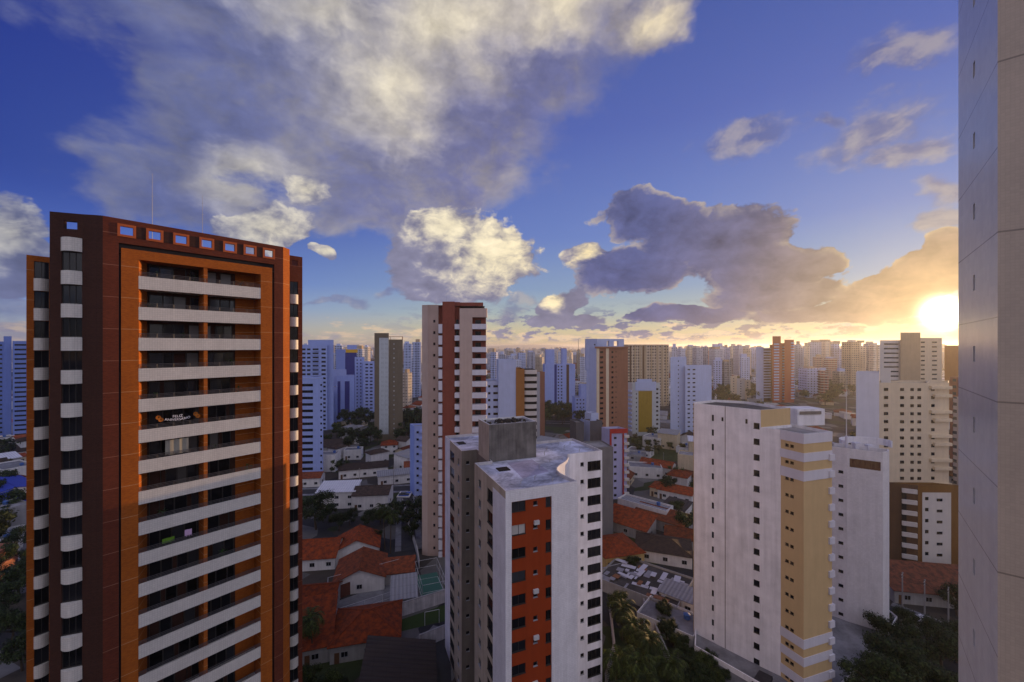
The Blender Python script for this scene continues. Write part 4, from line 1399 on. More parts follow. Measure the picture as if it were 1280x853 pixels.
L, C, Rr, B = corner(454, 454, 468.5, z - 8, -20, 86, 14); H = Z(452, z)
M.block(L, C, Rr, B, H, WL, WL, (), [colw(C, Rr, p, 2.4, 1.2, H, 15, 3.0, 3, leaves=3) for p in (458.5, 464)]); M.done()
z = 169; M = Mid('low pale blue block standing at the foot of the beige tower', at_=S(522, z + 6), name='apartment_block')
L, C, Rr, B = corner(512.5, 518, 536, z, -30, 80, 12); H = Z(533, z)
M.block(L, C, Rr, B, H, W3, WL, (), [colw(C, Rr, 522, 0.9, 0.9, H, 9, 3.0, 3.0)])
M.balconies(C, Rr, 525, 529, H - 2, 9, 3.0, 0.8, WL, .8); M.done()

# white, brown and curved balconies
z = 176; M = Mid('white tower with brown strip and rounded balconies, behind the grey tank block', at_=S(640, z + 8))
L, C, Rr, B = corner(623, 623, 645, z, -20, 84, 14); H = Z(450, z)
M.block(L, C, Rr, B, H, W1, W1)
M.block(*corner(645, 645, 655.5, z + .5, -20, 84, 14), Z(461.5, z), BROO, BROO)
L, C, Rr, B = corner(604, 604, 623, z + 1.5, -20, 84, 12); H1 = Z(477, z)
M.block(L, C, Rr, B, H1, W1, W1, (), [colw(C, Rr, 619.5, 2.0, 1.0, H1, 12, 3.0, 2.8, leaves=2), colw(C, Rr, 611.5, 1.0, 1.0, H1, 12, 3.0, 2.8)])
L, C, Rr, B = corner(655.5, 655.5, 671, z + 1.5, -20, 84, 12); H2 = Z(463, z)
M.block(L, C, Rr, B, H2, W2, BLACK)
dC = (Rr - C).normalized(); nC_ = Vector((dC.y, -dC.x)); Lc = (Rr - C).length
for k in range(15):
    zt = H2 + 0.05 - 3.0 * k
    arc = [C + dC * (Lc * i / 8) + nC_ * (0.15 + 1.0 * (1 - (2 * i / 8 - 1) ** 2) ** .5 * .9) for i in range(9)]
    mb = MB(); mb.prism(arc + [Rr + dC * .02 - nC_ * .2, C - nC_ * .2], zt - 1.75, zt, True, True); mb.build('balcony', W2, M.T.root)
M.done()
z = 262; M = Mid('narrow brown and white tower behind the rounded balconies', at_=S(676, z + 8))
L, C, Rr, B = corner(667, 675, 681, z, -20, 80, 12); M.block(L, C, Rr, B, Z(465, z), W2, BRN); M.done()
z = 395; M = Mid('sky tinted white tower with two dark vertical strips above a clump of trees', at_=S(700, z + 8))
L, C, Rr, B = corner(681, 681, 719, z, -20, 88, 16); H = Z(455.5, z)
M.block(L, C, Rr, B, H, W3, WL, (), [colw(C, Rr, p, 1.3, 1.3, H, 14, 3.05, 3) for p in (698, 702)])
for a, b in ((693, 696), (708, 711.3)): M.strip(C, Rr, a, b, 1, H - .3, BROD if a > 700 else NAVY)
M.block(*corner(682.5, 682.5, 693, z + 4, -20, 88, 9), Z(437, z), WL, WL)
M.block(*corner(703, 703, 708.5, z + 4, -20, 88, 9), Z(436, z), WL, WL); M.done()
z = 330; M = Mid('lower sky tinted white block of many windows left of the brown sided tower', at_=S(727, z + 8), name='apartment_block')
L, C, Rr, B = corner(719, 719, 736, z, -20, 86, 12); H = Z(497, z)
M.block(L, C, Rr, B, H, W3, WL, (), [colw(C, Rr, p, 1.0, 1.1, H, 6, 3.0, 2.6) for p in (721.5, 725.5, 729.5)])
M.block(*corner(726, 726, 736, z + 5, -20, 86, 8), Z(482, z), WL, WL); M.done()
# white and brown tower with roof openings
z = 240; M = Mid('white tower with red brown body and square roof openings, centre horizon', at_=S(757, z + 10))
L, C, Rr, B = corner(733, 745.5, 785, z, -22, 68, 14); H = Z(434.5, z)
M.block(L, C, Rr, B, H, W1, BRN, (), [colw(C, Rr, 765.5, 1.3, 1.2, H, 20, 3.02, 3.4, glass='dark'), colw(C, Rr, 752, 2.2, 1.2, H, 20, 3.02, 3.4, leaves=2), colw(C, Rr, 770, .6, .6, H, 20, 3.02, 3.0)])
M.strip(C, Rr, 745.6, 749, 1, H - .6, TANW); M.strip(C, Rr, 757.5, 761, 1, H - .6, TANW)
M.strip(C, Rr, 743.5, 785, H - .6, H + .5, BRN, 'roof_band', .5)
Ht = Z(423.5, z)
w0 = L + (C - L) * .0; P0 = S(733, z + 9); P1 = along(P0, 84, 780)
tW = M.T
tW.wall(P0, P1, H - 14, Ht, W1, [dict(u=(along(P0, 84, p) - P0).length, abs=1, w=w, h=h, z0=H + dz, n=1, style='hole') for p, w, h, dz in ((760, 1.3, 3.0, .9), (770.3, 3.0, 3.0, .9))], part='roof_wall', depth=3)
tW.wall(P1, P1 + dirv(-6) * 3, H - 14, Ht, W1, flat=True, part='roof_wall'); tW.wall(P0 + dirv(-6) * 3, P0, H - 14, Ht, W1, flat=True, part='roof_wall')
tW.m('roof_wall', W1).quad((*P0, Ht), (*P1, Ht), (*(P1 + dirv(-6) * 3), Ht), (*(P0 + dirv(-6) * 3), Ht))
tW.wall(P0, S(746.5, z + 2.2), 0, Ht, W1, [colw(P0, S(746.5, z + 2.2), 743.5, .9, .9, Ht, 20, 3.02, 4)], part='wall', flat=True)
M.done()
z = 420; M = Mid('wide tan slab with vertical ribs on the horizon behind the mustard strip tower', at_=S(810, z + 10), name='apartment_slab')
L, C, Rr, B = corner(780, 785, 836, z, -22, 84, 14); H = Z(430.8, z)
fT = m_facade('tan_slab_facade', (0.46, 0.37, 0.27), bay=2.6, wf=.55, hf=.5)
M.block(L, C, Rr, B, H, TAN, fT)
for p in (793, 799.5, 806, 813.5, 821, 827, 832): M.strip(C, Rr, p, p + 1.6, 1, H - .3, TAN, 'rib', .6)
for p in (787, 803): M.strip(C, Rr, p, p + 2.2, 1, H - 1.2, BROD, 'dark_bay', .1)
M.done()
z = 280; M = Mid('white tower with a mustard yellow glass strip down its front', at_=S(805, z + 8))
L, C, Rr, B = corner(784, 790.5, 825, z, -30, 84, 13); H = Z(479, z)
M.block(L, C, Rr, B, H, W2, GLZ, (), [colw(C, Rr, 795.5, .8, .9, H, 12, 3.0, 5), colw(C, Rr, 821.5, 1.6, 1.2, H, 12, 3.0, 5, leaves=2)])
M.strip(C, Rr, 798, 815, 3, H - 5.6, OCHD, 'glass_strip'); M.strip(C, Rr, 794, 820, H - 5.2, H + .8, W1, 'roof_frieze', .25)
M.balconies(L, C, 784.2, 790, H - 5, 12, 3.0, 1.2, W1, 1.0)
M.block(*corner(796, 796, 815, z + 4, -20, 84, 6), Z(475.5, z), W1, W1); M.done()
z = 282; M = Mid('big plain white tower of two heights standing left of the ochre corner tower', at_=S(862, z + 8))
L, C, Rr, B = corner(838, 838, 858, z, -22, 84, 16); H = Z(447, z)
M.block(L, C, Rr, B, H, W1, W1, (), [colw(C, Rr, 848, .7, .8, H, 16, 3.0, 3)])
L, C, Rr, B = corner(856.5, 856.5, 889.5, z - 2, -22, 84, 15); H = Z(457.5, z)
M.block(L, C, Rr, B, H, W1, W1, (), [colw(C, Rr, 861, 1.7, .9, H, 16, 3.0, 3, leaves=2), colw(C, Rr, 867.5, 1.9, .9, H, 16, 3.0, 3, leaves=2)])
M.done()
# red trimmed block and its grey neighbours, behind the white red tower
z = 165; M = Mid('lilac white block with bright red trim, right behind the white red tower', at_=S(764, z + 6), name='apartment_block')
L, C, Rr, B = corner(752, 762.5, 783.5, z, -25, 80, 12); H = Z(537, z)
M.block(L, C, Rr, B, H, LIL, LIL, (), [colw(C, Rr, 769, 1.1, .9, H, 9, 2.9, 4, leaves=2)])
M.strip(C, Rr, 762, 784, H - 1.6, H + .15, REDL, 'red_trim', .5)
for a, b in ((762, 764), (778, 779.3)): M.strip(C, Rr, a, b, 1, H - 1.62, REDL, 'red_trim', .45)
M.balconies(C, Rr, 779.6, 785.5, H - 2.5, 9, 2.9, 1.0, W2, .9)
L, C, Rr, B = corner(729, 737.5, 753, z + 8, -25, 80, 10); H = Z(531, z)
M.block(L, C, Rr, B, H, W1, LOUV); M.block(*corner(731, 739, 748, z + 12, -25, 80, 6), Z(523, z), W1, W1)
M.block(*corner(720, 720, 730, z + 3, -25, 80, 8), Z(530, z), LOUV, LOUV); M.done()
z = 131; M = Mid('dark grey blank block tucked behind the white red tower', at_=S(757, z + 5), name='apartment_block')
L, C, Rr, B = corner(740, 740, 766.5, z, -25, 80, 9); M.block(L, C, Rr, B, Z(560, z), GREY2, GREY2, par=.4); M.done()
# red twin and its white neighbour
z = 448; M = Mid('twin red brick towers with white balcony stacks, tallest on the right horizon', at_=S(979, z + 8), name='red_twin_tower')
L, C, Rr, B = corner(965.5, 965.5, 976, z, -22, 86, 14); H = Z(420.5, z); M.block(L, C, Rr, B, H, REDB, REDB); M.balconies(C, Rr, 967.3, 973.3, H - 8, 22, 3.05, 1.3, W1, .8)
L, C, Rr, B = corner(976, 976, 981, z + 3, -22, 86, 12); M.block(L, C, Rr, B, Z(429, z), REDB, REDB); M.balconies(C, Rr, 978, 980.6, Z(430, z) - 3, 21, 3.05, 1.3, W1, .8)
L, C, Rr, B = corner(980.5, 980.5, 992.5, z, -22, 80, 14); H = Z(424.8, z); M.block(L, C, Rr, B, H, REDB, REDB); M.balconies(C, Rr, 988.6, 992.8, H - 3, 23, 3.05, 1.3, W1, .8)
M.done()
z = 458; M = Mid('white slab tower with fine balcony lines touching the red twin towers', at_=S(955, z + 8))
L, C, Rr, B = corner(945, 945, 954.5, z, -22, 86, 14); H = Z(434, z); M.block(L, C, Rr, B, H, W1, W1)
L, C, Rr, B = corner(954.5, 954.5, 962, z + 2, -22, 86, 12); M.block(L, C, Rr, B, H - 1, BROD, BROD); M.balconies(C, Rr, 954.6, 963, H - 1, 20, 3.05, 1.5, W1, 1.0)
L, C, Rr, B = corner(962, 962, 965.5, z + 3, -22, 86, 12); M.block(L, C, Rr, B, Z(431, z), BROO, BROO); M.done()
z = 480; M = Mid('cream mid rise block of three fronts left of the red twin towers', at_=S(926, z + 8), name='apartment_block')
for a, b, y in ((913, 921, 471), (921, 931, 474), (931, 938, 476)):
    L, C, Rr, B = corner(a, a, b, z, -22, 86, 12); M.block(L, C, Rr, B, Z(y, z), TANW, TANW if a != 921 else W2, (), [colw(C, Rr, (a + b) / 2, 1.4, 1.0, Z(y, z), 8, 3, 3)])
M.done()
# cream towers below the sun
z = 150; M = Mid('big cream tower with rows of dark windows below the sun', at_=S(1128, z + 8))
L, C, Rr, B = corner(1070, 1070, 1099, z, -30, 96, 14); H = Z(466, z)
M.block(L, C, Rr, B, H, LAV, LAV)
M.block(*corner(1101, 1101, 1113, z + 4, -22, 90, 6), Z(463.5, z), W2, W2)
L, C, Rr, B = corner(1098.5, 1098.5, 1160, z - .5, -22, 92, 14); H = Z(478.5, z)
cs = [colw(C, Rr, p, w, 1.1, H, 15, 2.95, 3.0, leaves=2) for p, w in ((1107.5, 1.5), (1127.5, 1.4), (1140, 1.2), (1149, 1.3))]
M.block(L, C, Rr, B, H, TANW, TANW, (), cs)
L2_, C2, R2_, B2 = corner(1160, 1160, 1186, z - .5, -22, 92, 14)
M.block(L2_, C2, R2_, B2, Z(478.5, z), TANW, TANW, (), [colw(C2, R2_, 1166, 1.2, 1.1, H, 15, 2.95, 3.0, leaves=2)])
for k in range(14):
    if k % 3 != 2:
        zt = H - 1.2 - 2.95 * k; mb = MB()
        d = (R2_ - C2).normalized(); nn = Vector((d.y, -d.x)); mb.slab(C2 + d * (.5 + (k % 3) * 1.2), R2_ + d * .4, nn, -.3, .9, zt - 1.1, zt); mb.build('balcony', TANW, M.T.root)
M.done()
z = 268; M = Mid('tall cream stepped tower standing right against the setting sun', at_=S(1140, z + 8))
L, C, Rr, B = corner(1100, 1100, 1127, z, -30, 94, 14); H = Z(425.5, z)
M.block(L, C, Rr, B, H, W2, W2, (), [colw(C, Rr, 1114, 9, .9, H, 15, 3.0, 3, leaves=5)])
M.block(*corner(1125.5, 1125.5, 1150.5, z - 2, -30, 92, 12), Z(416, z), TAN, TAN)
L, C, Rr, B = corner(1150.5, 1150.5, 1177.5, z, -30, 94, 14); H = Z(422.5, z)
M.block(L, C, Rr, B, H, TAN, TANW, (), [colw(C, Rr, 1153.5, 2.4, .9, H, 15, 3.0, 3.4, leaves=2), colw(C, Rr, 1168, 3, .9, H, 15, 3.0, 3.4, leaves=2)]); M.done()
z = 330; M = Mid('amber brown tower seen in the gap beside the near tiled tower', at_=S(1190, z + 8))
M.block(*corner(1180.5, 1180.5, 1206, z, -30, 92, 12), Z(432, z), BROO, BROO); M.done()
# brown and white block
z = 112; M = Mid('brown framed block with white centre panel and white balconies, lower right', at_=S(1160, z + 9), name='apartment_block')
L, C, Rr, B = corner(1111.5, 1147.5, 1203, z, -64, 91, 14); H = Z(607, z)
T = M.T
cR = [colw(C, Rr, 1174, 1.5, .75, H, 7, 3.02, 4.0, leaves=2)]
BROG = m_plaster('brown_frame_render', (0.17, 0.080, 0.022), .75, .25)
M.block(L, C, Rr, B, H, BROD, BROG)
a0, a1 = along(C, 91, 1152.5), along(C, 91, 1188.5)
T.wall(a0 + Vector((0, -.08)), a1 + Vector((0, -.08)), 1.2, H - 1.9, W2, [colw(a0, a1, 1174, 1.5, .75, H, 7, 3.02, 4.3, leaves=2), colw(a0, a1, 1158, .9, .9, H, 7, 3.02, 4.0)], part='white_panel', flat=True)
M.balconies(L, C, 1127, 1146, H - 1.2, 7, 3.02, 1.15, W2, .5)
M.strip(L, C, 1127, 1133, 1, H - 2.6, BLACK, 'dark_bay', .1)
M.done()
# left edge
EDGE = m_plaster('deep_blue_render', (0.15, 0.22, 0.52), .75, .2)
for a, b, y, zz, lab in ((-30, 5, 427, 262, 'pale blue tower at the left edge with dark window bands, half cut off'), (5, 14.5, 420.5, 264, 'blue grey tower with blank shaft, between two banded towers at the left edge'), (16, 33.5, 426.5, 258, 'pale blue banded tower next to the brick tower at the left edge')):
    M = Mid(lab, at_=S((a + b) / 2, zz + 8))
    L, C, Rr, B = corner(a, a, b, zz, -60, 60, 10); H = Z(y, zz)
    cc_ = [] if a == 5 else [colw(C, Rr, p, 2.6, 1.1, H, 20, 3.0, 3.0, leaves=3) for p in ((-8, -1) if a < 0 else (22, 29))]
    M.block(L, C, Rr, B, H, EDGE, EDGE, (), cc_); M.done()
# ================================================================ houses, trees, streets
RT = m_roof_tile('orange_roof_tile', (0.34, 0.064, 0.015))
RT2 = m_roof_tile('faded_orange_roof_tile', (0.27, 0.070, 0.026))
RT3 = m_roof_tile('old_brown_roof_tile', (0.090, 0.060, 0.045))
SH1 = m_sheet('grey_corrugated_sheet', (0.26, 0.26, 0.27))
SH2 = m_sheet('white_metal_sheet', (0.60, 0.60, 0.64), amt=.2)
SH3 = m_sheet('dark_ribbed_sheet', (0.045, 0.036, 0.032), pitch=1.1)
HW = [m_plaster('house_wall_white', (0.62, 0.60, 0.58), .8, .4), m_plaster('house_wall_cream', (0.55, 0.45, 0.30), .8, .4), m_plaster('house_wall_grey', (0.30, 0.29, 0.28), .8, .5)]
WALLW = m_plaster('weathered_white_wall', (0.46, 0.44, 0.44), .85, 1.0)
WALLY = m_plaster('yellow_garden_wall', (0.50, 0.36, 0.15), .85, .5)
WALLR = m_brick('brick_red_garden_wall', (0.16, .055, .035), (.12, .045, .03))
CONC = m_slab('concrete_paving', (0.22, 0.22, 0.235), .5)
ASPH = m_slab('asphalt', (0.052, 0.052, 0.055), .4)


def gp(pxx, y, h=0.0):
    z = F * (CAMH - h) / (y - HY)
    return S(pxx, z)


HOUSE_CACHE = {}


def house_meshes(w, d, h, roof, rm, wm, pitch):
    key = (w, d, h, roof, rm.name, wm.name, pitch)
    if key in HOUSE_CACHE: return HOUSE_CACHE[key]
    wl, rf = MB(), MB()
    X, Y = w / 2, d / 2
    o = 0.45; t = 0.16
    if roof == 'gable':                                      # ridge along x
        rh = Y * pitch
        wl.prism([(-X, -Y), (X, -Y), (X, Y), (-X, Y)], 0, h, True)
        for sx_ in (-X, X): wl.quad((sx_, -Y, h), (sx_, Y, h), (sx_, 0, h + rh))
        for s_ in (-1, 1):
            e = (s_ * (Y + o), h - o * pitch)
            a, b = (-X - o, *e), (X + o, *e); c_, d_ = (X + o, 0, h + rh), (-X - o, 0, h + rh)
            up = lambda p: (p[0], p[1], p[2] + t)
            rf.quad(up(a), up(b), up(c_), up(d_)); rf.quad(a, b, c_, d_)
            rf.quad(a, b, up(b), up(a)); rf.quad(a, d_, up(d_), up(a)); rf.quad(b, c_, up(c_), up(b))
        rf.tube((-X - o, 0, h + rh + t), (X + o, 0, h + rh + t), .13, 6)
    elif roof == 'hip':
        rh = Y * pitch; k = max(0.0, X - Y)
        wl.prism([(-X, -Y), (X, -Y), (X, Y), (-X, Y)], 0, h, True)
        z0 = h - o * pitch
        A, B, C, D = (-X - o, -Y - o, z0), (X + o, -Y - o, z0), (X + o, Y + o, z0), (-X - o, Y + o, z0)
        r0_, r1_ = (-k, 0, h + rh), (k, 0, h + rh)
        up = lambda p: (p[0], p[1], p[2] + t)
        for f in ((A, B, r1_, r0_), (B, C, r1_), (C, D, r0_, r1_), (D, A, r0_)):
            rf.quad(*[up(p) for p in f]); rf.quad(up(f[0]), up(f[1]), f[1], f[0])
        rf.quad(A, B, C, D)
        for e, f in ((A, r0_), (B, r1_), (C, r1_), (D, r0_), (r0_, r1_)):
            if Vector(e) != Vector(f): rf.tube(up(e), up(f), .12, 5)
    elif roof == 'shed':                                     # falls towards -y
        rh = d * pitch
        wl.prism([(-X, -Y), (X, -Y), (X, Y), (-X, Y)], 0, h, False)
        wl.quad((-X, Y, h), (X, Y, h), (X, Y, h + rh), (-X, Y, h + rh))
        for sx_ in (-X, X): wl.quad((sx_, -Y, h), (sx_, Y, h), (sx_, Y, h + rh))
        a, b, c_, d_ = (-X - o, -Y - o, h - o * pitch), (X + o, -Y - o, h - o * pitch), (X + o, Y + o, h + rh + o * pitch), (-X - o, Y + o, h + rh + o * pitch)
        up = lambda p: (p[0], p[1], p[2] + t)
        rf.quad(up(a), up(b), up(c_), up(d_)); rf.quad(a, b, c_, d_)
        for e, f in ((a, b), (b, c_), (c_, d_), (d_, a)): rf.quad(e, f, up(f), up(e))
    else:                                                    # flat with parapet
        th = .2
        wl.prism([(-X, -Y), (X, -Y), (X, Y), (-X, Y)], 0, h, False)
        q = [(-X, -Y), (X, -Y), (X, Y), (-X, Y)]; qi = [(-X + th, -Y + th), (X - th, -Y + th), (X - th, Y - th), (-X + th, Y - th)]
        for i in range(4):
            j = (i + 1) % 4
            wl.quad((*q[i], h), (*q[j], h), (*qi[j], h), (*qi[i], h)); wl.quad((*qi[i], h - .5), (*qi[j], h - .5), (*qi[j], h), (*qi[i], h))
        rf.quad(*[(*p, h - .5) for p in qi])
    r = (wl.mesh('wall', wm), rf.mesh('roof', rm))
    HOUSE_CACHE[key] = r
    return r


def opening_meshes():
    if 'hw' not in HOUSE_CACHE:
        HOUSE_CACHE['hw'] = win_proto(1.3, 1.1, 2, 'alu', 'dark', True)[2]
        mb = MB(); mb.box(-.45, .45, -.06, .02, 0, 2.1); HOUSE_CACHE['hd'] = mb.mesh('door', m_plain('door_wood', (.12, .06, .03), .6))
    return HOUSE_CACHE['hw'], HOUSE_CACHE['hd']


def house(p, w, d, h, rot, roof, rm, wm, label, group=None, pitch=0.42, detail=True, name=None, storeys=1):
    wl, rf = house_meshes(w, d, h, roof, rm, wm, pitch)
    o = empty(name or 'house', (p.x, p.y, 0), label, 'house' if not name else name.replace('_', ' '), group, radians(rot))
    link('wall', wl, o); link('roof', rf, o)
    if detail:
        wn, dr = opening_meshes()
        n = max(1, int(w / 4))
        for st_ in range(storeys):
            for i in range(n):
                x = -w / 2 + w * (i + .5) / n
                if st_ == 0 and i == 0: link('door', dr, o, (x - .9, -d / 2 - .02, 0))
                link('window', wn, o, (x + .5, -d / 2 - .01, 1.6 + 2.8 * st_))
        link('window', wn, o, (-w / 2 - .01, 0, 1.6), -pi / 2); link('window', wn, o, (w / 2 + .01, 0, 1.6), pi / 2)
    if roof == 'flat' and detail:
        if 'tank' not in HOUSE_CACHE:
            mb = MB(); mb.tube((0, 0, 0), (0, 0, 1.0), .62, 12, .72); mb.tube((0, 0, 1.0), (0, 0, 1.2), .75, 12, .3); HOUSE_CACHE['tank'] = mb.mesh('water_tank', m_plain('blue_water_tank', (.05, .12, .33), .5))
        link('water_tank', HOUSE_CACHE['tank'], o, (w * .25, d * .2, h - .5))
    foot(p, max(w, d) * .62)
    return o


# left gap
house(S(396, 118), 13, 11, 3.4, 8, 'gable', RT, HW[0], 'orange tiled house beside the brick tower, behind the water tank post', pitch=.5)
house(S(448, 122), 10, 12, 3.6, 105, 'gable', RT, HW[0], 'orange gabled house with white end wall, rear one of the joined pair', pitch=.45)
house(S(452, 108), 11.5, 12, 3.4, 105, 'gable', RT2, HW[0], 'orange gabled house in front of its white walled twin', pitch=.42)
house(S(499, 109), 7.5, 5, 2.9, 12, 'shed', RT2, HW[2], 'low orange lean to roof by the brick red garden wall', name='shed', pitch=.25)
house(S(397, 97), 9, 7, 3.6, 10, 'gable', RT, HW[2], 'small orange tiled house left of the fenced yard', pitch=.45)
house(S(395, 84), 6.6, 10, 3.4, 18, 'shed', RT, HW[2], 'orange single slope roof house under the fan palm', pitch=.4)
house(S(460, 86.5), 13, 11.5, 3.6, 14, 'hip', RT, HW[2], 'large orange hip roofed house in front of the fenced yard', pitch=.42)
house(S(500, 73), 14, 12, 3.2, 102, 'shed', SH3, HW[2], 'long dark ribbed roof shed at the bottom, left of the white red tower', name='shed', pitch=.22)
house(S(424, 160), 14, 9, 6.4, 6, 'shed', SH2, HW[0], 'two storey white house with pale sheet roof near the dark tree', pitch=.14, storeys=2)
house(S(467, 160), 13, 11, 5.6, 6, 'gable', RT3, HW[0], 'white house under an old brown tiled roof, left of the palms', pitch=.3)
house(S(411, 205), 9, 8, 8.5, 4, 'flat', SLAB, HW[0], 'blank pale boxy building below the white slab block', name='flat_roofed_building')
house(S(415, 235), 11, 9, 5, 8, 'shed', RT3, HW[2], 'low brown roofed shed row behind the blank pale box', pitch=.25, name='shed')
house(S(442, 226), 9, 7, 5.5, 10, 'flat', CONC, HW[0], 'small pale flat roofed building right of the brown shed row', name='flat_roofed_building')
house(S(487, 238), 9, 9, 5.4, 14, 'hip', RT, HW[0], 'orange hipped villa with two white storeys below the olive tower', storeys=2)
house(S(459, 380), 12, 10, 6, 14, 'hip', RT, HW[0], 'orange roofed villa half hidden by dark trees near the olive tower', storeys=2)
house(S(519, 200), 10, 8, 4, 14, 'gable', RT2, HW[0], 'faded orange gabled house left of the low pale blue block')
house(S(455, 196), 22, 6, 4.0, 18, 'shed', RT3, HW[0], 'long brown market roof with white scraps, midway to the olive tower', name='market_hall', pitch=.2)
house(S(494, 186), 15, 6, 4.2, 20, 'shed', SH1, HW[0], 'long grey roofed white outbuilding right of the market roof', name='flat_roofed_building', pitch=.12)
house(S(390, 183), 9, 7, 4, 8, 'gable', RT2, HW[0], 'faded orange roof low house at the foot of the white slab block')
house(S(505, 99), 5.5, 7, 3.0, 15, 'shed', SH1, HW[2], 'grey corrugated lean to between the brick garden wall and court', name='shed', pitch=.2)
# left edge
BLUR = m_sheet('blue_metal_roof', (0.035, 0.06, 0.36), amt=.25)
house(S(8, 165), 26, 12, 6, -28, 'gable', BLUR, HW[0], 'long blue metal roofed hall at the left edge, the upper one', name='hall', pitch=.18)
house(S(5, 148), 24, 8, 5, -28, 'shed', BLUR, HW[0], 'blue metal roofed hall at the left edge, the lower one', name='hall', pitch=.18)
house(S(14, 190), 18, 10, 7, -24, 'flat', CONC, HW[0], 'white flat roofed building behind the blue roofed halls', name='flat_roofed_building')
# right gap
house(S(768, 120), 12, 12, 3.6, 15, 'hip', RT, WALLY, 'orange hip roofed house with yellow walls, right of the white red tower', pitch=.35)
house(S(787, 137), 15, 8, 3.4, -42, 'shed', RT, HW[2], 'long orange single slope roof below the white long building', pitch=.3)
house(S(806, 147), 18, 6.5, 6.0, -42, 'flat', SH1, HW[0], 'long white building with a grey sunken roof among orange roofs', name='flat_roofed_building')
house(S(826, 140), 17, 6, 3.6, -42, 'shed', RT2, HW[2], 'faded orange roof strip running behind the long white building', pitch=.3)
house(S(846, 166), 13, 8, 3.8, -36, 'gable', RT, HW[0], 'bright orange gabled house nearest the white yellow tower')
house(S(828, 170), 8, 8, 3.8, -36, 'hip', RT, HW[1], 'orange hipped house with cream gable left of its bright neighbour')
house(S(846, 148), 8, 8, 4.4, -42, 'shed', SH3, HW[0], 'white cube house under a dark sheet roof', pitch=.1)
house(S(829, 121), 15, 11, 3.4, -20, 'hip', RT3, HW[0], 'large old brown tiled house between the two near white towers', pitch=.32)
house(S(856, 128), 11, 8, 3.2, -24, 'gable', RT2, HW[2], 'faded orange roof right behind the old brown tiled house')
house(S(822, 200), 15, 9, 4.4, -36, 'gable', RT, HW[0], 'orange ridged roof of a mid distance house by the green lot')
house(S(806, 196), 15, 9, 5.2, -12, 'flat', CONC, HW[0], 'white house with a blue band of windows by the green lot', storeys=1)
house(S(790, 215), 14, 9, 6, -20, 'flat', CONC, HW[2], 'grey two storey house left of the blue windowed house', storeys=2)
# junk yard roof
jy = gp(806, 722, 3)
jo = house(jy, 20, 15, 3.0, -38, 'flat', m_slab('dark_yard_floor', (0.07, 0.065, 0.06), .6), HW[2], 'low flat roof strewn with pale sheet scraps between the near white towers', name='yard_roof', detail=False)
rr = random.Random(12); q = radians(-38); ex, ey = Vector((cos(q), sin(q))), Vector((-sin(q), cos(q)))
mS = [m_plain('pale_sheet_scrap', (.50, .50, .54), .7), m_plain('grey_sheet_scrap', (.25, .25, .27), .7), m_plain('rusty_scrap', (.22, .10, .05), .8)]
for i in range(46):
    c = jy + ex * rr.uniform(-9, 9) + ey * rr.uniform(-6.5, 6.5); a = q + rr.choice((0, pi / 2)) + rr.uniform(-.15, .15)
    dx, dy = Vector((cos(a), sin(a))), Vector((-sin(a), cos(a))); w, d = rr.uniform(.4, 2.0), rr.uniform(.25, .9); zz = 2.5 + rr.uniform(0.02, .5)
    mb = MB(); mb.prism([c - dx * w - dy * d, c + dx * w - dy * d, c + dx * w + dy * d, c - dx * w + dy * d], zz, zz + .06, True, True)
    o = mb.build('sheet_scrap', mS[rr.choice((0, 0, 0, 1, 1, 2))]); tag(o, 'loose sheet scrap lying on the low junk strewn roof', 'scrap', 'sheet scraps on the junk roof')
house(gp(838, 768, 3), 12, 8, 3, -40, 'flat', CONC, HW[0], 'low white walled service building left of the white yellow tower', name='service_building')
house(gp(850, 742, 3), 8, 5, 3.2, -40, 'shed', SH1, HW[0], 'small grey shed beside the low service building', name='shed', pitch=.1)
house(S(1165, 101), 22, 9, 3.2, -10, 'shed', m_roof_tile('dull_red_roof_tile', (.22, .075, .04)), HW[2], 'long dull red tiled roof in front of the brown framed block', pitch=.3)
# podium of the white yellow tower
pdm = [S(868, 79.5), S(951, 70.5), S(985, 64.5), S(1020, 64.5), S(1060, 72), S(1100, 79), S(1122, 88), S(1080, 98), S(960, 92), S(870, 90)]
o = empty('podium', (*S(1000, 80), 0), 'low white podium with sunken dark roofs round the white yellow tower', 'podium')
mb = MB(); mb.prism(pdm, 0, 2.7); mb.build('deck', CONC, o)
mb = MB()
for a, b in zip(pdm, pdm[1:] + pdm[:1]):
    d = (b - a).normalized(); n = Vector((d.y, -d.x)); mb.slab(a, b, n, -.22, -.02, 2.68, 3.7)
mb.build('parapet', WD, o)
for k, pts in enumerate(([S(938, 71), S(955, 69), S(966, 72.5), S(949, 74)], [S(1012, 66), S(1034, 69), S(1024, 72), S(1006, 69.5)], [S(962, 66.8), S(984, 65.6), S(990, 68.2), S(970, 70.2)])):
    mb = MB(); mb.prism(pts, 2.68, 3.3, True); mb.build('canopy_roof', m_slab('dark_canopy_roof', (.05, .045, .05), .5), o)

# garden walls, fences and the court
def wall_thing(pts, h, th, material, label, name='garden_wall', cap=None):
    o = empty(name, (*pts[0], 0), label, 'wall')
    mb = MB()
    for a, b in zip(pts, pts[1:]):
        d = (b - a).normalized(); n = Vector((d.y, -d.x)); mb.slab(a, b, n, -th / 2, th / 2, 0, h)
    mb.build('wall', material, o)
    mb = MB()
    for a, b in zip(pts, pts[1:]):
        d = (b - a).normalized(); n = Vector((d.y, -d.x)); mb.slab(a, b, n, -th / 2 - .05, th / 2 + .05, h, h + .12)
    mb.build('coping', cap or HW[2], o)


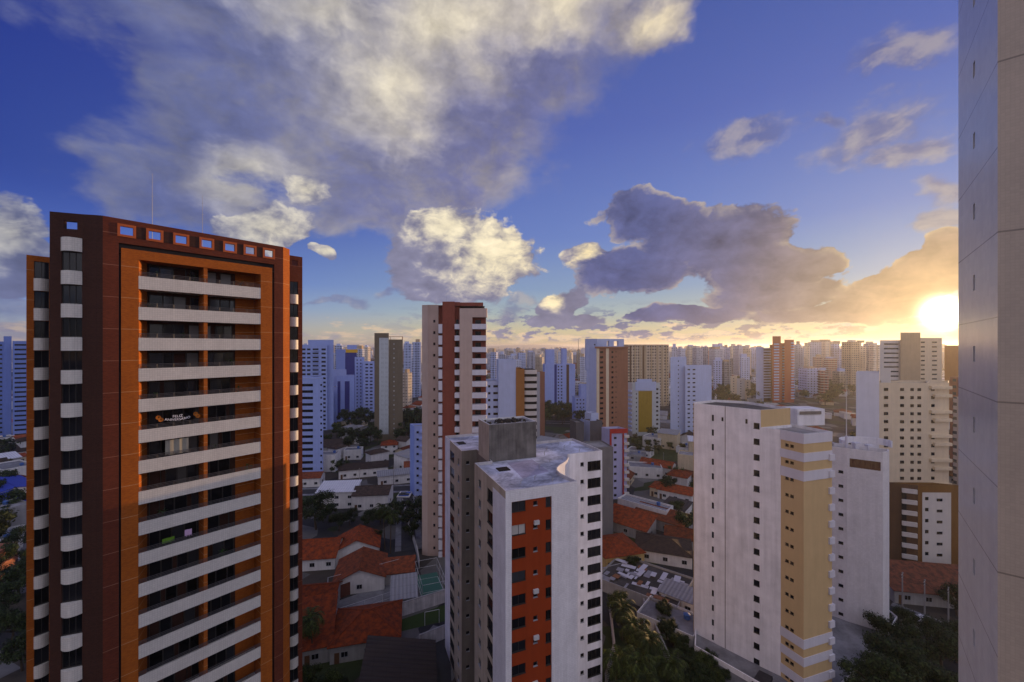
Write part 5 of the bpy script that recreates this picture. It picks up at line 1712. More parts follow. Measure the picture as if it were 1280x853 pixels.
wall_thing([S(420, 100), S(517, 112)], 3.2, .25, WALLR, 'brick red garden wall along the back of the fenced yard', cap=WALLW)
wall_thing([S(488, 92.5), S(558, 99)], 3.0, .25, WALLW, 'stained white garden wall in front of the small green court')
wall_thing([S(524, 83.5), S(560, 87)], 2.8, .25, WALLW, 'lower stained wall beside the paved drive')
wall_thing([S(748, 109), S(792, 113.5), S(806, 118)], 2.4, .25, WALLY, 'yellow garden wall below the orange hip roofed house')
wall_thing([S(503, 160), S(521, 122), S(524, 114)], 2.2, .2, WALLW, 'long pale boundary wall left of the beige tower')
wall_thing([S(801, 99), S(826, 84), S(838, 78)], 2.2, .25, WALLW, 'slanting white wall beside the walkway, right gap')
wall_thing([S(1113, 108), S(1198, 96)], 1.6, .25, WALLW, 'low white wall below the dull red roof, lower right')
wall_thing([S(757, 74), S(768, 82), S(762, 96)], 2.4, .25, WALLW, 'short white wall at the foot of the white red tower')
POST = m_plain('white_fence_post', (.5, .5, .5), .6)


def fence(pts, h, step, label):
    o = empty('fence', (*pts[0], 0), label, 'fence')
    rl = MB()
    for a, b in zip(pts, pts[1:]):
        L = (b - a).length; d = (b - a) / L; n = int(L / step)
        for i in range(n + 1):
            q = a + d * (L * i / n); mb = MB(); mb.tube((*q, 0), (*q, h), .06, 5); mb.build('post', POST, o)
        for zz in (h - .05, h * .5): rl.tube((*a, zz), (*b, zz), .04, 4)
    rl.build('rail', POST, o)


fence([S(408, 92), S(410, 102), S(518, 113)], 4.2, 4.0, 'tall white post fence round the back of the yard')
fence([S(408, 90.5), S(520, 101.5)], 3.0, 4.0, 'white post fence along the front of the yard')
fence([S(519, 110), S(546, 112), S(558, 101), S(528, 99), S(519, 110)], 4.0, 3.0, 'white post cage round the small green court')
mb = MB(); mb.quad(*[(*p, .03) for p in (S(519, 110), S(528, 99), S(558, 101), S(546, 112))])
tag(mb.build('court', m_plain('green_court_floor', (.045, .13, .10), .7)), kind='structure')
mb = MB()
for a, b in ((S(521, 108), S(547, 109.8)), (S(527, 101), S(556, 102.6)), (S(521, 108), S(527, 101)), (S(547, 109.8), S(556, 102.6))):
    d = (b - a).normalized(); n = Vector((d.y, -d.x)); mb.quad(*[(*p, .036) for p in (a - n * .05, b - n * .05, b + n * .05, a + n * .05)])
tag(mb.build('court_marking', POST), kind='structure')
mb = MB(); mb.quad(*[(*p, .025) for p in (S(420, 99), S(410, 92), S(520, 102.5), S(516, 111))]); tag(mb.build('yard_paving', CONC), kind='structure')
mb = MB(); mb.quad(*[(*p, .02) for p in (S(490, 88), S(556, 92), S(558, 98), S(490, 91.5))]); tag(mb.build('lawn', m_plain('lawn_green', (.035, .06, .015), .9)), kind='structure')
mb = MB(); mb.quad(*[(*p, .02) for p in (S(786, 220), S(870, 220), S(880, 300), S(800, 300))]); tag(mb.build('vacant_lot', m_slab('rough_grass', (.05, .065, .02), .6)), kind='structure')

# goal and pool
o = empty('goal_frame', (*S(545, 91), 0), 'white goal frame on the lawn left of the white red tower', 'goal')
mb = MB(); q0, q1 = S(531, 90.5), S(549, 91.5)
for q in (q0, q1): mb.tube((*q, 0), (*q, 3), .06, 5)
mb.tube((*q0, 3), (*q1, 3), .06, 5); mb.build('posts', POST, o)
o = empty('paddling_pool', (*gp(506, 619), 0), 'small blue pool with pale rim beside the low pale blue block', 'pool')
c = gp(506, 619); mb = MB(); mb.prism([c + Vector((-2.6, -3)), c + Vector((2.6, -3)), c + Vector((2.6, 3)), c + Vector((-2.6, 3))], 0, .5); mb.build('rim', HW[0], o)
mb = MB(); mb.prism([c + Vector((-2.1, -2.5)), c + Vector((2.1, -2.5)), c + Vector((2.1, 2.5)), c + Vector((-2.1, 2.5))], .45, .54); mb.build('water', m_plain('blue_pool_water', (.01, .08, .45), .2), o)


def road(pts, w, nm='road'):
    """asphalt sheet with kerbed pavements each side"""
    a, b = pts; d = (b - a).normalized(); n = Vector((-d.y, d.x))
    mb = MB(); mb.quad(*[(*p, .012) for p in (a - n * w / 2, b - n * w / 2, b + n * w / 2, a + n * w / 2)]); tag(mb.build('road', ASPH), kind='structure')
    mb = MB()
    for s_ in (-1, 1):
        x0, x1 = s_ * w / 2, s_ * (w / 2 + 1.8)
        mb.prism([a + n * x0, b + n * x0, b + n * x1, a + n * x1] if s_ < 0 else [a + n * x1, b + n * x1, b + n * x0, a + n * x0], 0, .13)
    tag(mb.build('pavement', CONC), kind='structure')


road((S(511, 124), S(509, 168)), 4.5)
mb = MB(); mb.quad(*[(*p, .016) for p in (S(522, 68), S(566, 68), S(562, 88), S(524, 83))]); tag(mb.build('driveway', ASPH), kind='structure')
road((S(330, 172), S(512, 178)), 6)
road((S(738, 205), S(1000, 190)), 7)
road((S(720, 330), S(520, 350)), 8)
road((S(880, 640), S(1060, 360)), 9)
road((S(1110, 96), S(1230, 84)), 5)

# concrete poles with crossarms and a wire between neighbours
POLE = m_plain('pole_concrete', (.26, .25, .24), .85); WIRE = m_plain('black_cable', (.015, .015, .015), .6)
pmb = MB(); pmb.tube((0, 0, 0), (0, 0, 8.5), .16, 6, .1); POLE_M = pmb.mesh('shaft', POLE)
pmb = MB(); pmb.box(-.9, .9, -.06, .06, 8.0, 8.14); pmb.box(-.7, .7, -.06, .06, 7.3, 7.42); ARM_M = pmb.mesh('crossarm', POLE)
for a, b, side_, n_ in ((S(378, 172), S(512, 178), 4.2, 3), (S(770, 205), S(870, 199), 4.6, 4), (S(1110, 96), S(1198, 87), 3.6, 3)):
    d = (b - a).normalized(); n = Vector((-d.y, d.x)); pr = None
    for i in range(n_):
        q = a + (b - a) * ((i + .5) / n_) + n * side_
        o = empty('utility_pole', (q.x, q.y, 0), 'concrete utility pole with crossarms beside a street between the roofs', 'pole', 'utility poles along the streets', atan2(n.y, n.x))
        link('shaft', POLE_M, o); link('crossarm', ARM_M, o)
        if pr is not None:
            for off_ in (-.8, 0, .8):
                mb = MB()
                p0, p1 = pr + n * off_, q + n * off_
                for k in range(6):
                    t0, t1 = k / 6, (k + 1) / 6; sg = lambda t: 8.2 - 2.4 * t * (1 - t)
                    mb.tube((*(p0.lerp(p1, t0)), sg(t0)), (*(p0.lerp(p1, t1)), sg(t1)), .025, 3, cap=False)
                mb.build('cable', WIRE, o)
        pr = q
# ---------------------------------------------------------------- trees
LEAF = m_leaf('leaf_green', (.030, .050, .012))
LEAF2 = m_leaf('leaf_dark_green', (.017, .032, .010))
LEAF3 = m_leaf('leaf_olive', (.055, .060, .014))
BARK = m_plain('bark', (.07, .05, .035), .9)
TREE = {}


def broadleaf(kind, n, leaf, seed, h=8.0, spread=1.0):
    """trunk with limbs and a crown of leaf clumps"""
    if kind in TREE: return TREE[kind]
    rr = random.Random(seed)
    tr, cr = MB(), MB()
    th = h * .38
    top = Vector((rr.uniform(-.3, .3), rr.uniform(-.3, .3), th))
    tr.tube((0, 0, 0), top, .28, 7, .17)
    cl = []
    nl = 9
    for i in range(nl):
        a = 2 * pi * i / nl + rr.uniform(-.4, .4); r = h * .30 * spread * rr.uniform(.45, 1.15); zz = h * rr.uniform(.5, .92)
        e = Vector((r * cos(a), r * sin(a), zz)); cl.append((e, h * rr.uniform(.13, .23)))
        m = top.lerp(e, .5) + Vector((0, 0, .4))
        tr.tube(top, m, .12, 5, .08); tr.tube(m, e, .08, 5, .03)
    cl.append((Vector((0, 0, h * .86)), h * .2)); cl.append((Vector((.4, -.3, h * .66)), h * .24))
    for i in range(n):
        c, r = rr.choice(cl)
        v = Vector((rr.gauss(0, 1), rr.gauss(0, 1), rr.gauss(0, .8))); v.normalize()
        p = c + v * r * (rr.random() ** .4) * rr.uniform(.7, 1.15)
        nrm = (v + Vector((rr.uniform(-.6, .6), rr.uniform(-.6, .6), rr.uniform(-.1, .9)))).normalized()
        t = nrm.orthogonal().normalized(); b = nrm.cross(t); a = rr.uniform(0, 2 * pi)
        t, b = t * cos(a) + b * sin(a), b * cos(a) - t * sin(a)
        s_ = leaf * rr.uniform(.6, 1.4)
        cr.quad(p - t * s_, p - b * s_ * .5, p + t * s_, p + b * s_ * .5)
    TREE[kind] = [tr.mesh('trunk', BARK), {m.name: None for m in (LEAF, LEAF2, LEAF3)}, cr]
    for m in (LEAF, LEAF2, LEAF3): TREE[kind][1][m.name] = cr.mesh('crown', m)
    return TREE[kind]


def tree(p, kind, sc, leafm, label, group=None, rot=None, name='tree'):
    t = {'near': lambda: broadleaf('near', 5200, .20, 3), 'near2': lambda: broadleaf('near2', 5200, .20, 8, spread=1.3), 'mid': lambda: broadleaf('mid', 1500, .36, 4), 'mid2': lambda: broadleaf('mid2', 1500, .36, 9, spread=1.35),
         'far': lambda: broadleaf('far', 420, .62, 5), 'far2': lambda: broadleaf('far2', 420, .62, 6, spread=1.3)}[kind]()
    o = empty(name, (p.x, p.y, 0), label, 'tree', group, R.uniform(0, 6.28) if rot is None else rot)
    o.scale = (sc * R.uniform(.92, 1.1), sc * R.uniform(.92, 1.1), sc)
    link('trunk', t[0], o); link('crown', t[1][leafm.name], o)
    return o


def palm_meshes(seed, h, fr, nf=20):
    key = ('palm', seed, h)
    if key in TREE: return TREE[key]
    rr = random.Random(seed); tr, cr = MB(), MB()
    prev = Vector((0, 0, 0)); bend = Vector((rr.uniform(-.6, .6), rr.uniform(-.6, .6), 0))
    for i in range(1, 7):
        q = Vector((bend.x * (i / 6) ** 2, bend.y * (i / 6) ** 2, h * i / 6)); tr.tube(prev, q, .2 - .012 * i, 7, .188 - .012 * i, cap=False); prev = q
    top = prev
    for k in range(nf):
        a = 2.4 * k + rr.uniform(-.2, .2); el = radians(75 - 105 * (k / nf)) + rr.uniform(-.1, .1); L = fr * rr.uniform(.85, 1.1)
        p = top.copy(); N = 13
        hd = Vector((cos(a), sin(a), 0)); e = el
        side = Vector((-sin(a), cos(a), 0))
        for i in range(N):
            dv = hd * cos(e) + Vector((0, 0, sin(e))); q = p + dv * (L / N)
            w = L * .30 * sin(pi * min(1, (i + 1.2) / (N + .6))) ** .7
            cr.quad(p - side * .02, q - side * .015, q + side * .015, p + side * .02)
            dn = Vector((0, 0, -1))
            for s_ in (-1, 1):
                tip = q + side * (s_ * w * .85) + dv * (w * .35) + dn * (w * .42)
                cr.quad(p, q * .5 + p * .5 + dv * .02, tip)
                tip2 = (p + q) / 2 + side * (s_ * w * .85) + dv * (w * .35) + dn * (w * .42)
                cr.quad((p + q) / 2, q, tip2)
            p = q; e -= radians(rr.uniform(7, 10)) * (1 + i * .05)
    TREE[key] = (tr.mesh('trunk', BARK), cr.mesh('crown', LEAF)); return TREE[key]


def palm(p, h, fr, seed, label, group=None, nf=20):
    t = palm_meshes(seed, h, fr, nf); o = empty('palm_tree', (p.x, p.y, 0), label, 'palm tree', group, seed * 1.3)
    link('trunk', t[0], o); link('crown', t[1], o)


palm(S(391, 80), 8.5, 4.2, 1, 'fan shaped palm in front of the orange single slope roof', nf=26)
palm(S(481, 124), 12.5, 4.0, 2, 'taller of two slim palms behind the orange gabled pair')
palm(S(488, 122), 11.5, 3.8, 3, 'shorter of two slim palms behind the orange gabled pair')
for i, (a, b, h, f) in enumerate(((778, 86, 6.5, 4.2), (792, 80, 7, 4.4), (812, 76, 7.5, 4.6), (770, 73, 6, 4.2), (800, 71, 6.5, 4.6), (832, 72, 6, 4.2), (790, 68, 5, 4.2), (820, 67, 5.5, 4.4))):
    palm(S(a, b), h, f, 10 + i, 'dark feathery palm in the garden right of the white red tower', 'palms in the garden by the white red tower')
for a, b, s_ in ((2, 92, 1.0), (14, 84, 1.0), (24, 100, 1.1), (-8, 100, 1.1), (8, 112, 1.0), (28, 78, .9), (20, 120, 1.0)):
    tree(S(a, b), "near2", s_, LEAF2, "dark tree at the left edge beside the brick tower", "trees at the left edge")
tree(S(395, 138), 'near2', 1.5, LEAF2, 'big dark spreading tree right beside the brick tower')
tree(S(773, 91.5), 'near', .85, LEAF, 'round bright green tree at the head of the palm garden')
tree(S(829, 91), 'near', .62, LEAF2, 'small round tree on the walkway left of white yellow tower')
tree(S(846, 146), 'near', .85, LEAF2, 'round dark tree beside the white cube house')
tree(S(792, 112), 'near', .55, LEAF2, 'small dark tree by the yellow garden wall')
for a, b, s_ in ((424, 137, .8), (437, 141, .7), (462, 139, .8), (476, 142, .7), (412, 146, .7)):
    tree(S(a, b), 'near2', s_, LEAF2, 'dark garden tree between the orange gabled pair and the white sheet roof', 'garden trees behind the orange gabled pair')
tree(S(470, 127), 'near', .6, LEAF2, 'small dark tree left of the two slim palms')
G1 = 'shrubs and trees at the foot of the near towers'
rr = random.Random(31)
for a, b, s_ in ((384, 73, .6), (396, 70, .55), (412, 72, .6), (428, 71, .5), (444, 69, .5), (405, 67, .6), (385, 66, .7), (425, 66, .55)):
    tree(S(a, b), 'near2', s_, rr.choice((LEAF, LEAF2)), 'dark leafy bush below the brick tower, in a clump at the bottom', 'bushes below the brick tower')
for i in range(16):
    t = i / 15; p = S(828, 89).lerp(S(905, 73), t) + Vector((rr.uniform(-1.5, 1), rr.uniform(-1.5, 1)))
    tree(p, 'near', rr.uniform(.32, .5), rr.choice((LEAF2, LEAF2, LEAF)), 'clipped dark shrub in the hedge along the white yellow tower', 'shrubs of the hedge along the white yellow tower')
for i in range(10):
    p = S(rr.uniform(836, 880), rr.uniform(68, 76)); tree(p, 'near2', rr.uniform(.45, .65), rr.choice((LEAF, LEAF2)), 'dark garden tree left of the white yellow tower base', 'garden trees left of the white yellow tower')
for a, b, s_ in ((1095, 70, 1.15), (1120, 73, 1.2), (1150, 70, 1.1), (1178, 76, 1.2), (1135, 64, 1.0), (1170, 62, 1.1), (1196, 80, 1.0), (1110, 82, .9), (1186, 68, 1.0), (1160, 84, .8), (1128, 88, .7), (1196, 94, .9)):
    tree(S(a, b), 'near2', s_, LEAF2, 'dark broad tree in the lower right grove beside the near tiled tower', 'trees of the lower right grove')
for a, b, s_ in ((497, 142, 1.0), (509, 138, .9), (521, 146, 1.0), (515, 131, .7), (529, 140, .8)):
    tree(S(a, b), 'mid2', s_, LEAF2, 'dark tree in the row left of the beige red tower foot', 'trees left of the beige red tower')
for a, b, s_ in ((432, 318, 1.6), (441, 300, 1.5), (452, 325, 1.7), (462, 310, 1.6), (446, 285, 1.3), (427, 262, 1.2), (440, 258, 1.3), (452, 250, 1.3), (463, 262, 1.3), (472, 255, 1.2), (420, 275, 1.2), (436, 240, 1.1), (455, 236, 1.1), (470, 280, 1.3), (410, 250, 1.0), (506, 300, 2.0), (514, 290, 2.0), (522, 305, 2.1), (510, 270, 1.5), (520, 262, 1.5), (500, 255, 1.3), (530, 280, 1.8)):
    tree(S(a, b), 'mid' if s_ < 1.5 else 'mid2', s_, LEAF2, 'dark tree in the wooded blocks round the olive brown tower', 'trees round the olive brown tower')
for i in range(14):
    tree(S(678 + i * 3.1 + rr.uniform(-1, 1), rr.uniform(322, 372)), 'mid2', rr.uniform(1.1, 1.7), rr.choice((LEAF, LEAF3, LEAF2)), 'green tree in the clump below the dark striped tower', 'trees below the dark striped tower')
for i in range(18):
    tree(S(rr.uniform(790, 872), rr.uniform(225, 268)), 'mid', rr.uniform(.35, .7), rr.choice((LEAF, LEAF3, LEAF2)), 'low tree or bush on the rough green lot', 'bushes on the rough green lot')
# ================================================================ fill: low houses, trees, far towers
rr = random.Random(99)


def free(p, r):
    for x, y, q in FOOT:
        if (p.x - x) ** 2 + (p.y - y) ** 2 < (q + r) ** 2: return False
    return True


HL = [('orange tiled low house among others in the middle distance', 'low orange roofed houses of the middle distance'),
      ('faded or brown tiled low house in the middle distance', 'low brown roofed houses of the middle distance'),
      ('pale flat roofed low building in the middle distance', 'pale flat roofed buildings of the middle distance')]
n = 0; tries = 0
while n < 440 and tries < 14000:
    tries += 1
    z = 125 * (1000 / 125) ** (rr.random() ** (0.8 if n % 2 else 1.5))
    p = S(rr.choice((rr.uniform(375, 1195), rr.uniform(375, 1195), rr.uniform(375, 1195), rr.uniform(-20, 33))) if z > 150 else rr.choice((rr.uniform(-20, 30), rr.uniform(378, 560), rr.uniform(760, 870), rr.uniform(1100, 1195))), z)
    if not free(p, 3.2 if z < 280 else 5.0): continue
    if z < 175 and 34 < p.x / z * F + CX < 700: continue
    k = rr.random(); w, d = (rr.uniform(7, 11), rr.uniform(6, 9)) if z < 280 else (rr.uniform(8, 14), rr.uniform(7, 12))
    w, d = round(w / 2) * 2, round(d / 2) * 2; h = rr.choice((3.4, 3.4, 6.2, 6.2))
    rot = rr.choice((0, 90)) + rr.choice((-40, -22, -22)) + rr.uniform(-6, 6)
    det = z < 260
    if k < .40: house(p, w, d, h, rot, rr.choice(('gable', 'hip')), rr.choice((RT, RT2)), HW[rr.choice((0, 0, 1, 2))], *HL[0], detail=det)
    elif k < .58: house(p, w, d, h, rot, rr.choice(('gable', 'hip')), RT3, HW[rr.choice((0, 2))], *HL[1], detail=det)
    else: house(p, w + 3, d + 3, h + rr.choice((0, 0, 3)), rot, rr.choice(('flat', 'flat', 'shed')), rr.choice((CONC, SH1, SH2, SLAB)), HW[rr.choice((0, 0, 1, 2))], *HL[2], detail=det, pitch=.12, name='low_building')
    FOOT[-1] = (p.x, p.y, max(w, d) * .5)
    n += 1
# trees between them
n = 0
while n < 160:
    z = 120 * (900 / 120) ** (rr.random() ** 0.85)
    p = S(rr.choice((rr.uniform(375, 1195), rr.uniform(375, 1195), rr.uniform(375, 1195), rr.uniform(-20, 33))) if z > 165 else rr.choice((rr.uniform(-20, 32), rr.uniform(378, 545), rr.uniform(770, 866), rr.uniform(1112, 1195))), z)
    if z < 165 and rr.random() < .5: n += 1; continue
    s_ = rr.uniform(.6, 1.2) * (1 + z / 1400)
    k = 'mid' if z < 200 else 'far'
    tree(p, rr.choice((k, k + '2')), s_, rr.choice((LEAF, LEAF2, LEAF2, LEAF3)), 'street or garden tree among the middle distance roofs', 'trees among the middle distance roofs'); n += 1
for i in range(44):                                          # belt of trees towards the right horizon
    z = rr.uniform(400, 640); tree(S(rr.uniform(885, 945) if i % 3 == 0 else rr.uniform(1000, 1066), z), rr.choice(('far', 'far2')), rr.uniform(1.2, 2.0), rr.choice((LEAF, LEAF3)), 'tree in the green belt below the right skyline', 'trees of the green belt below the right skyline')

# individual far towers
FAC = [m_facade('facade_white', (.44, .48, .60), bay=3.2, wf=.42, hf=.38), m_facade('facade_white_strips', (.44, .47, .58), bay=2.6, wf=.85, hf=.42),
       m_facade('facade_pale_blue', (.34, .40, .58), bay=3.4, wf=.5, hf=.4), m_facade('facade_cream', (.58, .50, .40), bay=3.0, wf=.5, hf=.4),
       m_facade('facade_tan', (.40, .31, .22), bay=3.0, wf=.55, hf=.42), m_facade('facade_red', (.30, .11, .07), bay=3.6, wf=.5, hf=.4, band=((.55, .52, .5), .3)),
       m_facade('facade_grey', (.30, .31, .34), bay=3.0, wf=.6, hf=.5)]
TM = {}


def far_tower(p, w, d, h, rot, fm, label, group):
    o = empty('residential_tower', (p.x, p.y, 0), label, 'tower', group, radians(rot))
    key = (w, d, h, fm.name)
    if key not in TM:
        mb = MB(); X, Y = w / 2, d / 2
        r2 = random.Random(hash((w, d, h)) & 1023)
        kk = r2.random()
        if kk > .72:                                         # stepped top and ribbed sides
            mb.prism([(-X, -Y), (X, -Y), (X, Y), (-X, Y)], 0, h * r2.uniform(.8, .94)); mb.prism([(-X, -Y), (X * r2.uniform(-.2, .5), -Y), (X * .3, Y), (-X, Y)], 0, h + .01)
            for i in range(3): mb.box(-X + (i + .35) * X * .62, -X + (i + .6) * X * .62, -Y - .9, -Y, 2, h * .78)
        elif kk < .35: mb.prism([(-X, -Y), (X, -Y), (X, Y), (-X, Y)], 0, h)
        else:                                                # shaft with a recessed middle
            mb.prism([(-X, -Y), (-X * .25, -Y), (-X * .25, -Y * .7), (X * .25, -Y * .7), (X * .25, -Y), (X, -Y), (X, Y), (-X, Y)], 0, h)
        wl = mb.mesh('wall', fm)
        mb = MB(); a = X * r2.uniform(.35, .7); b = Y * r2.uniform(.4, .7); c = r2.uniform(-.3, .3) * X
        mb.box(c - a, c + a, -b, b, h, h + r2.choice((2.5, 3.5, 5)))
        TM[key] = (wl, mb.mesh('roof_house', rr.choice((W1, W2, TAN))))
    link('wall', TM[key][0], o); link('roof_house', TM[key][1], o)
    foot(p, max(w, d) * .6)


LSK = {'L': ('pale high rise in the far skyline left of the beige tower', 'far high rises left of the beige tower'),
       'C': ('pale high rise in the far skyline at the centre', 'far high rises at the centre'),
       'R': ('hazy high rise in the far skyline towards the sun', 'far high rises towards the sun')}
sky = [  # column, top row, distance, width (pixels) for those that stand out
    (384, 433, 520, 8, 0), (424, 432, 560, 8, 2), (451, 436, 600, 7, 0), (459, 434, 640, 6, 3), (510, 430, 470, 10, 2), (521, 428, 500, 10, 2), (509, 466, 420, 8, 3),
    (618, 440, 560, 7, 2), (628, 443, 700, 8, 0), (638, 439, 800, 7, 3), (652, 441, 760, 9, 2), (664, 440, 860, 8, 0), (674, 443, 900, 10, 3), (690, 442, 700, 7, 0), (700, 440, 800, 5, 0), (712, 441, 900, 7, 3), (724, 439, 850, 6, 3), (729, 446, 650, 7, 0),
    (843, 434, 650, 6, 0), (851, 436, 700, 7, 0), (864, 433, 760, 8, 3), (872, 435, 700, 9, 0), (881, 433.5, 800, 7, 2), (893, 434, 760, 8, 6), (900, 432.5, 820, 7, 0), (908, 434, 850, 8, 2), (916, 433, 900, 7, 3), (924, 432.5, 800, 9, 0), (934, 434, 760, 8, 3), (941, 435, 900, 6, 2),
    (897, 450, 560, 9, 2), (908, 452, 560, 8, 6), (931, 447, 600, 9, 0), (998, 431, 640, 9, 0), (1008, 432, 700, 6, 3), (1018, 428, 700, 12, 0), (1031, 427, 760, 14, 3), (1047, 430, 700, 12, 2), (1063, 427.5, 560, 12, 4), (1075, 429, 600, 9, 3), (1087, 430, 640, 9, 0), (1093, 431, 560, 8, 3),
    (1013, 461, 500, 18, 2), (1029, 463, 480, 9, 5), (1022, 446, 620, 8, 5), (1038, 448, 600, 10, 5), (1050, 464, 520, 10, 3), (1066, 462, 560, 9, 4), (1003, 449, 640, 8, 3)]
for pxx, yt, z, wp, f in sky:
    w = round(wp / F * z); h = round(Z(yt, z)); k = 'L' if pxx < 530 else 'C' if pxx < 840 else 'R'
    far_tower(S(pxx, z), w, round(w * rr.uniform(.8, 1.2)), h, rr.choice((-22, -5, 10)), FAC[f], *LSK[k])
n = 0
while n < 190:
    z = rr.uniform(700, 2600); pxx = rr.choice((rr.uniform(376, 530), rr.uniform(612, 735), rr.uniform(835, 1100), rr.uniform(835, 1190)))
    h = rr.choice((36, 42, 45, 48, 51, 54, 57, 60, 60, 63)) if pxx > 800 or pxx < 540 else rr.choice((24, 30, 33, 36, 42, 45, 48, 54))
    if rr.random() < .06: h += 9
    w = rr.choice((14, 16, 18, 20, 24)); k = 'L' if pxx < 530 else 'C' if pxx < 840 else 'R'
    p = S(pxx, z)
    if not free(p, 12): continue
    far_tower(p, w, rr.choice((14, 16, 18)), h, rr.choice((-40, -22, 0, 15)), rr.choice((FAC[0], FAC[0], FAC[1], FAC[2], FAC[3], FAC[3], FAC[4], FAC[5], FAC[6])), *LSK[k]); n += 1

# the city beyond that: too many to count
def isl_mat(name, stops):
    def f(t, b):
        geo = t.nodes.new('ShaderNodeNewGeometry'); r = t.nodes.new('ShaderNodeValToRGB'); r.color_ramp.interpolation = 'CONSTANT'
        while len(r.color_ramp.elements) < len(stops): r.color_ramp.elements.new(.5)
        for e, (p, c) in zip(r.color_ramp.elements, stops): e.position = p; e.color = (*c, 1)
        t.links.new(geo.outputs['Random Per Island'], r.inputs[0])
        uv = uvs(t); u, v, _ = sep(t, uv)
        nz = sep(t, E(geo.outputs['Normal']))[2]
        win = E.op('LESS_THAN', E.op('ABSOLUTE', fract(u * .31) - .5), .24) * E.op('LESS_THAN', E.op('ABSOLUTE', fract(v * .333) - .5), .22) * E.op('LESS_THAN', nz, .5)
        setc(t, b, mixc(win, E(r.outputs[0]), (.04, .045, .055))); b.inputs['Roughness'].default_value = .8
    return mat(name, f)


def solid(mb, x, y, w, d, h, a):
    c, s_ = cos(a), sin(a); q = [(x + c * i * w - s_ * j * d, y + s_ * i * w + c * j * d) for i, j in ((-.5, -.5), (.5, -.5), (.5, .5), (-.5, .5))]
    i0 = len(mb.v)
    mb.v += [(p[0], p[1], 0) for p in q] + [(p[0], p[1], h) for p in q]
    for f in ((0, 1, 5, 4), (1, 2, 6, 5), (2, 3, 7, 6), (3, 0, 4, 7), (4, 5, 6, 7)): mb.f.append(tuple(k + i0 for k in f)); mb.m.append(0)


mb = MB()
for i in range(7000):
    z = 520 * (9000 / 520) ** rr.random(); x = rr.uniform(-1.25, 1.35) * z
    if z < 1000 and not free(Vector((x, z)), 7): continue
    h = rr.choice((4, 6, 7, 9, 12)) if rr.random() < .80 or z < 900 else rr.uniform(18, 52)
    w = rr.uniform(9, 18) * (1 if z < 1500 else 1.5)
    solid(mb, x, z, w, rr.uniform(9, 18), h, rr.choice((-.4, -.7, 0, .3)))
for i in range(1500):                                        # the town beside the view
    z = 95 * (560 / 95) ** rr.random(); pxx = rr.choice((rr.uniform(-900, -25), rr.uniform(1215, 2200)))
    p = S(pxx, z)
    if free(p, 6): solid(mb, p.x, p.y, rr.uniform(7, 14), rr.uniform(7, 13), rr.choice((4, 4, 5, 6.5, 7, 9)) if rr.random() < .96 else rr.uniform(20, 48), rr.choice((-.4, -.7, 0, .3)))
for i in range(26):                                          # unseen blocks added behind the viewer to shade the lower fronts
    solid(mb, -210 + i * 17 + rr.uniform(-4, 4), rr.uniform(-150, -70), rr.uniform(13, 20), rr.uniform(12, 20), rr.choice((52, 56, 60, 64)), rr.choice((-.4, -.7, .3)))
tag(mb.build('distant_city', isl_mat('distant_city_walls', [(0, (.50, .49, .50)), (.3, (.36, .35, .36)), (.5, (.55, .46, .36)), (.66, (.30, .12, .07)), (.84, (.40, .42, .50)), (.93, (.22, .18, .15))])),
    'packed low and high buildings fading out to the horizon', 'city', kind='stuff')
mb = MB()
for i in range(5200):
    z = 560 * (7000 / 560) ** rr.random(); x = rr.uniform(-1.2, 1.3) * z; b = rr.uniform(3, 7) * (1 + z / 5000)
    if i < 900:
        z = 90 * (560 / 90) ** rr.random(); x = S(rr.choice((rr.uniform(-900, -25), rr.uniform(1230, 2200))), z).x; b = rr.uniform(1.6, 3.4)
    for j in range(7 if i >= 900 else 26):
        c = Vector((x + rr.gauss(0, b * .7), z + rr.gauss(0, b * .7), rr.uniform(1.5, b * 1.2))); v = Vector((rr.gauss(0, 1), rr.gauss(0, 1), rr.gauss(.4, 1))).normalized(); t = v.orthogonal(); t.normalize(); u_ = v.cross(t); s_ = b * (.45 if i >= 900 else .24)
        mb.quad(c - t * s_, c - u_ * s_ * .7, c + t * s_, c + u_ * s_ * .7)
tag(mb.build('distant_trees', LEAF2), 'tree canopy scattered through the far city', 'trees', kind='stuff')
# low rise of ground far off
mb = MB()
for i in range(60):
    x = -9000 + i * 320; h = 60 + 55 * sin(i * .37) * sin(i * .11 + 1) + rr.uniform(-8, 8)
    x2 = x + 320; h2 = 60 + 55 * sin((i + 1) * .37) * sin((i + 1) * .11 + 1)
    mb.quad((x, 11500, 0), (x2, 11500, 0), (x2, 13000, max(8, h2)), (x, 13000, max(8, h))); mb.quad((x, 13000, max(8, h)), (x2, 13000, max(8, h2)), (x2, 15500, 0), (x, 15500, 0))
tag(mb.build('hills', m_plain('far_hills', (.06, .075, .06), .9)), kind='structure')

# antennas and lattice mast on the skyline
o = empty('radio_mast', (*S(723, 620), 0), 'thin lattice radio mast on the skyline left of the centre tower', 'mast')
mb = MB(); q = S(723, 620); mb.tube((*q, 0), (*q, Z(424, 620)), .7, 4, .35); mb.build('mast', m_plain('galvanised_steel', (0.25, 0.25, 0.26), 0.45, 0.6), o)

# ---------------------------------------------------------------- parked cars
GLC = m_glass('car_glass', (.01, .012, .014), .05, vary=False); TYRE = m_plain('tyre_rubber', (.02, .02, .02), .8); LAMP = m_plain('headlamp_lens', (.6, .6, .6), .2)


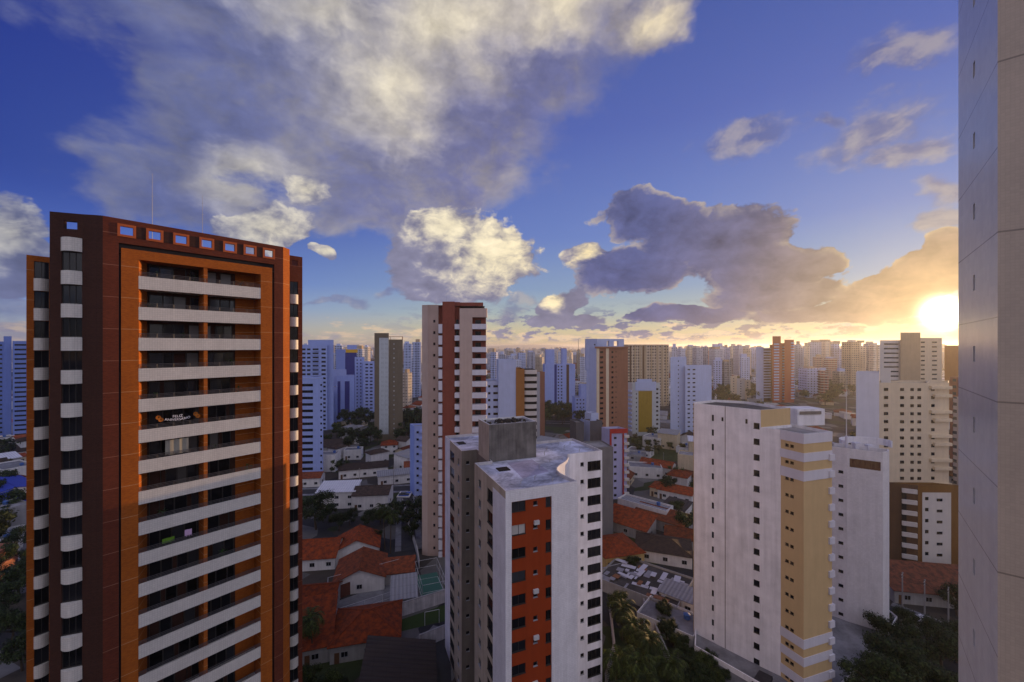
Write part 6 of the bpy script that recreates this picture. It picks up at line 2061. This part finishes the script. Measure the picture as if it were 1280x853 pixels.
def car(p, rot, colr, label, group=None):
    pm = m_glass('car_paint_%d' % int(colr[0] * 100), colr, .25, vary=False)
    o = empty('parked_car', (p.x, p.y, .012), label, 'car', group, radians(rot))
    prof = [(-2.1, .35), (2.1, .35), (2.12, .75), (1.25, .92), (.62, 1.42), (-1.05, 1.45), (-1.75, .98), (-2.1, .9)]
    mb = MB(); Wd = .84
    for s_ in (-Wd, Wd): mb.quad(*[(x, s_ * (1 if z_ < 1 else .86), z_) for x, z_ in prof])
    for (x0, z0_), (x1, z1_) in zip(prof, prof[1:] + prof[:1]):
        f = lambda z_: Wd * (1 if z_ < 1 else .86)
        mb.quad((x0, -f(z0_), z0_), (x1, -f(z1_), z1_), (x1, f(z1_), z1_), (x0, f(z0_), z0_))
    link('body', mb.mesh('body', pm), o)
    mb = MB(); mb.quad((1.2, -.68, .97), (1.2, .68, .97), (.68, .62, 1.39), (.68, -.62, 1.39)); link('windscreen', mb.mesh('windscreen', GLC), o, (.03, 0, .02))
    mb = MB(); mb.quad((-1.7, -.68, 1.03), (-1.7, .68, 1.03), (-1.1, .62, 1.41), (-1.1, -.62, 1.41)); link('rear_window', mb.mesh('rear_window', GLC), o, (-.03, 0, .02))
    for s_ in (-1, 1):
        mb = MB(); mb.quad((-1.45, s_ * .80, .98), (1.0, s_ * .80, .98), (.55, s_ * .745, 1.36), (-1.0, s_ * .745, 1.36)); link('side_window', mb.mesh('side_window', GLC), o, (0, s_ * .012, 0))
        mb = MB(); mb.box(2.06, 2.14, s_ * .62 - .16, s_ * .62 + .16, .62, .76); link('headlight', mb.mesh('headlight', LAMP), o)
        for x in (-1.3, 1.3):
            mb = MB(); mb.tube((x, s_ * .70, .31), (x, s_ * .87, .31), .31, 14); link('wheel', mb.mesh('wheel', TYRE), o)


car(S(1153, 91.5), 6, (.62, .62, .64), 'white parked car on the narrow lane, lower right')
car(S(505, 169), 10, (.05, .06, .08), 'dark parked car near the blue pool')
car(S(434, 172.5), 2, (.55, .55, .57), 'white parked car on the street above the two storey white house')
car(S(792, 203), -6, (.35, .36, .38), 'silver parked car on the cross street by the green lot')
car(S(862, 199), -6, (.35, .05, .04), 'red parked car on the cross street by the white yellow tower')

# ---------------------------------------------------------------- air
hz = MB(); hz.box(-9500, 9500, -420, 16500, -1.0, 104.0)
ho = hz.build('haze', None) if False else None
me = hz.mesh('haze', [])
hm = bpy.data.materials.new('haze_air'); hm.use_nodes = True; nt = hm.node_tree; nt.nodes.clear()
om = nt.nodes.new('ShaderNodeOutputMaterial'); vo = nt.nodes.new('ShaderNodeVolumePrincipled')
vo.inputs['Color'].default_value = (0.86, 0.88, 0.95, 1); vo.inputs['Density'].default_value = 0.00012; vo.inputs['Anisotropy'].default_value = 0.65
nt.links.new(vo.outputs[0], om.inputs['Volume'])
me.materials.append(hm)
tag(link('haze', me), kind='stuff', label='thin evening haze over the city', cat='haze')
